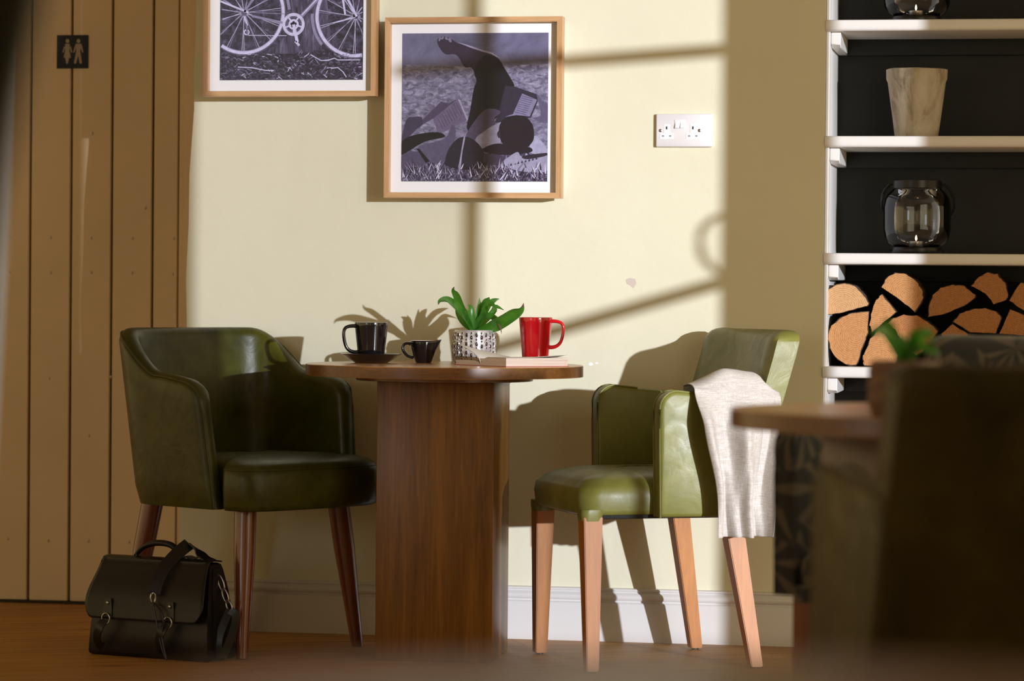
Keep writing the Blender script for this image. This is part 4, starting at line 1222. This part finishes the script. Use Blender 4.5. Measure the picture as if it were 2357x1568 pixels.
# front buckles: loop + hanging strap
for x in (-.105, .085):
    bm = NB()
    strip(bm, [(x,-.088,.150),(x,-.090,.125),(x,-.094,.105)], [.018,.026,.030], .004, hint=(0,1,0)); bs = obj('buckle_strap', bm, MAT['blk_lea2'], bag)
    bm = NB(); tube(bm, [Vector((x+.012*cos(a), -.0995, .098+.014*sin(a))) for a in [2*pi*k/18 for k in range(18)]], .0019, 8, hint=(0,1,0), closed=True); obj('buckle', bm, MAT['steel'], bs)
    bm = NB(); lathe(bm, [(.004,0),(.0035,.002),(.001,.003)], (0,0,0), 12)
    for v in bm.verts: v.co = Vector((x+v.co.x, -.092-v.co.z, .138+v.co.y))
    obj('rivet', bm, MAT['steel'], bs)
    bm = NB()
    strip(bm, spline([(x-.004,-.098,.096),(x-.014,-.108,.075),(x-.024,-.104,.050),(x-.026,-.092,.030),(x-.018,-.082,.024)], 4), .022, .003, hint=(0,1,0)); obj('hanging_tab', bm, MAT['blk_lea2'], bs)
# shoulder strap: over the flap, then a thin looped end, and the clip at the right side
bm = NB()
P = spline([(.078,.004,.290),(.066,-.030,.268),(.050,-.060,.235),(.040,-.080,.200),(.038,-.092,.168)], 6)
strip(bm, P, .034, .0035, hint=(.3,-1,.25)); ss = obj('shoulder_strap', bm, MAT['blk_lea2'], bag)
bm = NB()
P = spline([(.078,.004,.291),(.100,.012,.272),(.120,.010,.257),(.145,.006,.250)], 5)
strip(bm, P, .034, .0035, hint=(-.2,0,1)); obj('strap_fold', bm, MAT['blk_lea2'], ss)
bm = NB(); tube(bm, [Vector((.038+.004*cos(a), -.097+.005*cos(a), .158+.013*sin(a))) for a in [2*pi*k/18 for k in range(18)]], .0022, 8, hint=(1,0,0), closed=True); obj('strap_ring', bm, MAT['steel'], ss)
bm = NB()
tube(bm, spline([(.040,-.100,.148),(.052,-.104,.110),(.062,-.106,.070),(.075,-.108,.030),(.090,-.110,.006)], 5), .0022, 6)
tube(bm, spline([(.040,-.100,.148),(.066,-.106,.130),(.078,-.108,.100),(.074,-.108,.060),(.090,-.112,.010)], 5), .0022, 6)
obj('loose_strap', bm, MAT['blk_lea2'], ss)
bm = NB()
for (cx, cy, cz), rx, rz_ in (((W2-.004,.0,.196),.008,.020), ((W2+.012,-.004,.165),.008,.018), ((W2+.026,-.008,.140),.008,.014)):
    tube(bm, [Vector((cx + rx*cos(a) + .35*rz_*-sin(a)*1.0, cy, cz+rz_*sin(a))) for a in [2*pi*k/20 for k in range(20)]], .0020, 8, hint=(0,1,0), closed=True)
clip = obj('side_clip', bm, MAT['steel'], bag)
bm = NB()
P = spline([(W2+.030,-.010,.130),(W2+.010,-.014,.085),(W2+.002,-.02,.045),(W2+.016,-.03,.008)], 5); strip(bm, P, .020, .003, hint=(.3,-1,0))
P = spline([(W2+.030,-.010,.130),(W2+.046,-.008,.115),(W2+.040,-.014,.070),(W2+.022,-.03,.010)], 5); strip(bm, P, .020, .003, hint=(.6,-1,0))
obj('side_strap', bm, MAT['blk_lea2'], bag)

# ------------------------------------------------------------------ things at the left edge of the picture
def curtain():
    bm = NB(); N_, K = 48, 24; rows = []
    for j in range(K+1):
        z = .004 + 2.592*j/K; row = []
        for i in range(N_+1):
            u = i/N_; edge_ = .0014 + .0465*(z-.77)
            row.append(Vector((-.34*(1-u) + (.0 + edge_)*u - .0, .030*sin(u*7*pi) , z)))
        rows.append([bm.verts.new(p) for p in row])
    for a, b_ in zip(rows[:-1], rows[1:]):
        for i in range(N_): bm.faces.new((a[i], a[i+1], b_[i+1], b_[i]))
    return bm
cc = plan(2, 5.0)
o = obj('curtain', curtain(), M('pale_curtain', (.84,.88,.97), .9), ang=80, loc=cc, rz=camdir(1,0), label='pale blurred curtain edge at the left border of the photo', cat='curtain')
md = o.modifiers.new('thick', 'SOLIDIFY'); md.thickness = .004
lc = plan(-100, 1.75)
t = empty('pendant_lamp', Vector((lc.x, lc.y, 0)), 0, label='dark out of focus hanging shade in the top left corner', cat='lamp')
bm = NB(); lathe(bm, [(.030,1.32),(.050,1.318),(.064,1.25),(.058,1.14),(.016,.955),(.013,.955),(.054,1.14),(.058,1.25),(.044,1.31)], seg=40); obj('shade', bm, MAT['blk_metal'], t, ang=60)
bm = NB(); tube(bm, [(0,0,1.315),(0,0,2.6)], .004, 8); obj('cord', bm, MAT['blk_metal'], t)

# ------------------------------------------------------------------ light
w_ = bpy.data.worlds.new('World'); SC.world = w_; w_.use_nodes = True
bg = w_.node_tree.nodes['Background']; bg.inputs['Color'].default_value = (1.0, .74, .35, 1); bg.inputs['Strength'].default_value = .98
sd = bpy.data.lights.new('sun', 'SUN'); sd.energy = 4.2; sd.angle = radians(.53); sd.color = (.97, 1.01, 1.14)
so = bpy.data.objects.new('sun', sd); COL.objects.link(so); so.rotation_euler = (-SUN).to_track_quat('-Z', 'Y').to_euler(); so.location = (5, -5, 4)
# sky light entering through the tall window
wl = bpy.data.lights.new('window_skylight', 'AREA'); wl.shape = 'RECTANGLE'; wl.size = 1.55; wl.size_y = 2.1; wl.energy = 21; wl.color = (1, .90, .66)
wo = bpy.data.objects.new('window_skylight', wl); COL.objects.link(wo)
wc = (WP(xo1l, 0) + WP(xo1, 0))/2; wo.location = Vector((wc.x, wc.y, 1.32)) - wn*.06
wo.rotation_euler = (-wn).to_track_quat('-Z', 'Y').to_euler()
# cool daylight from the front windows of the room
ad = bpy.data.lights.new('front_window_daylight', 'AREA'); ad.shape = 'RECTANGLE'; ad.size = 1.1; ad.size_y = 1.5; ad.energy = 22; ad.color = (.62, .80, 1)
ao = bpy.data.objects.new('front_window_daylight', ad); COL.objects.link(ao)
ao.location = (-3.4, -8.5, 1.6); ao.rotation_euler = (Vector((0,0,.8)) - Vector(ao.location)).to_track_quat('-Z', 'Y').to_euler()

# ------------------------------------------------------------------ camera
cd = bpy.data.cameras.new('camera'); co = bpy.data.objects.new('camera', cd); COL.objects.link(co)
cd.sensor_width = 36; cd.lens = 36*F/2357; cd.clip_start = .05; cd.clip_end = 60
cm = Matrix((rt, up, -fw)).transposed().to_4x4(); cm.translation = CAM
co.matrix_world = cm
cd.dof.use_dof = True; cd.dof.focus_distance = 8.1; cd.dof.aperture_fstop = 3.1
SC.camera = co
vs_ = SC.view_settings
vs_.view_transform = 'Standard'; vs_.look = 'None'; vs_.exposure = 0; vs_.gamma = 1; vs_.use_curve_mapping = False
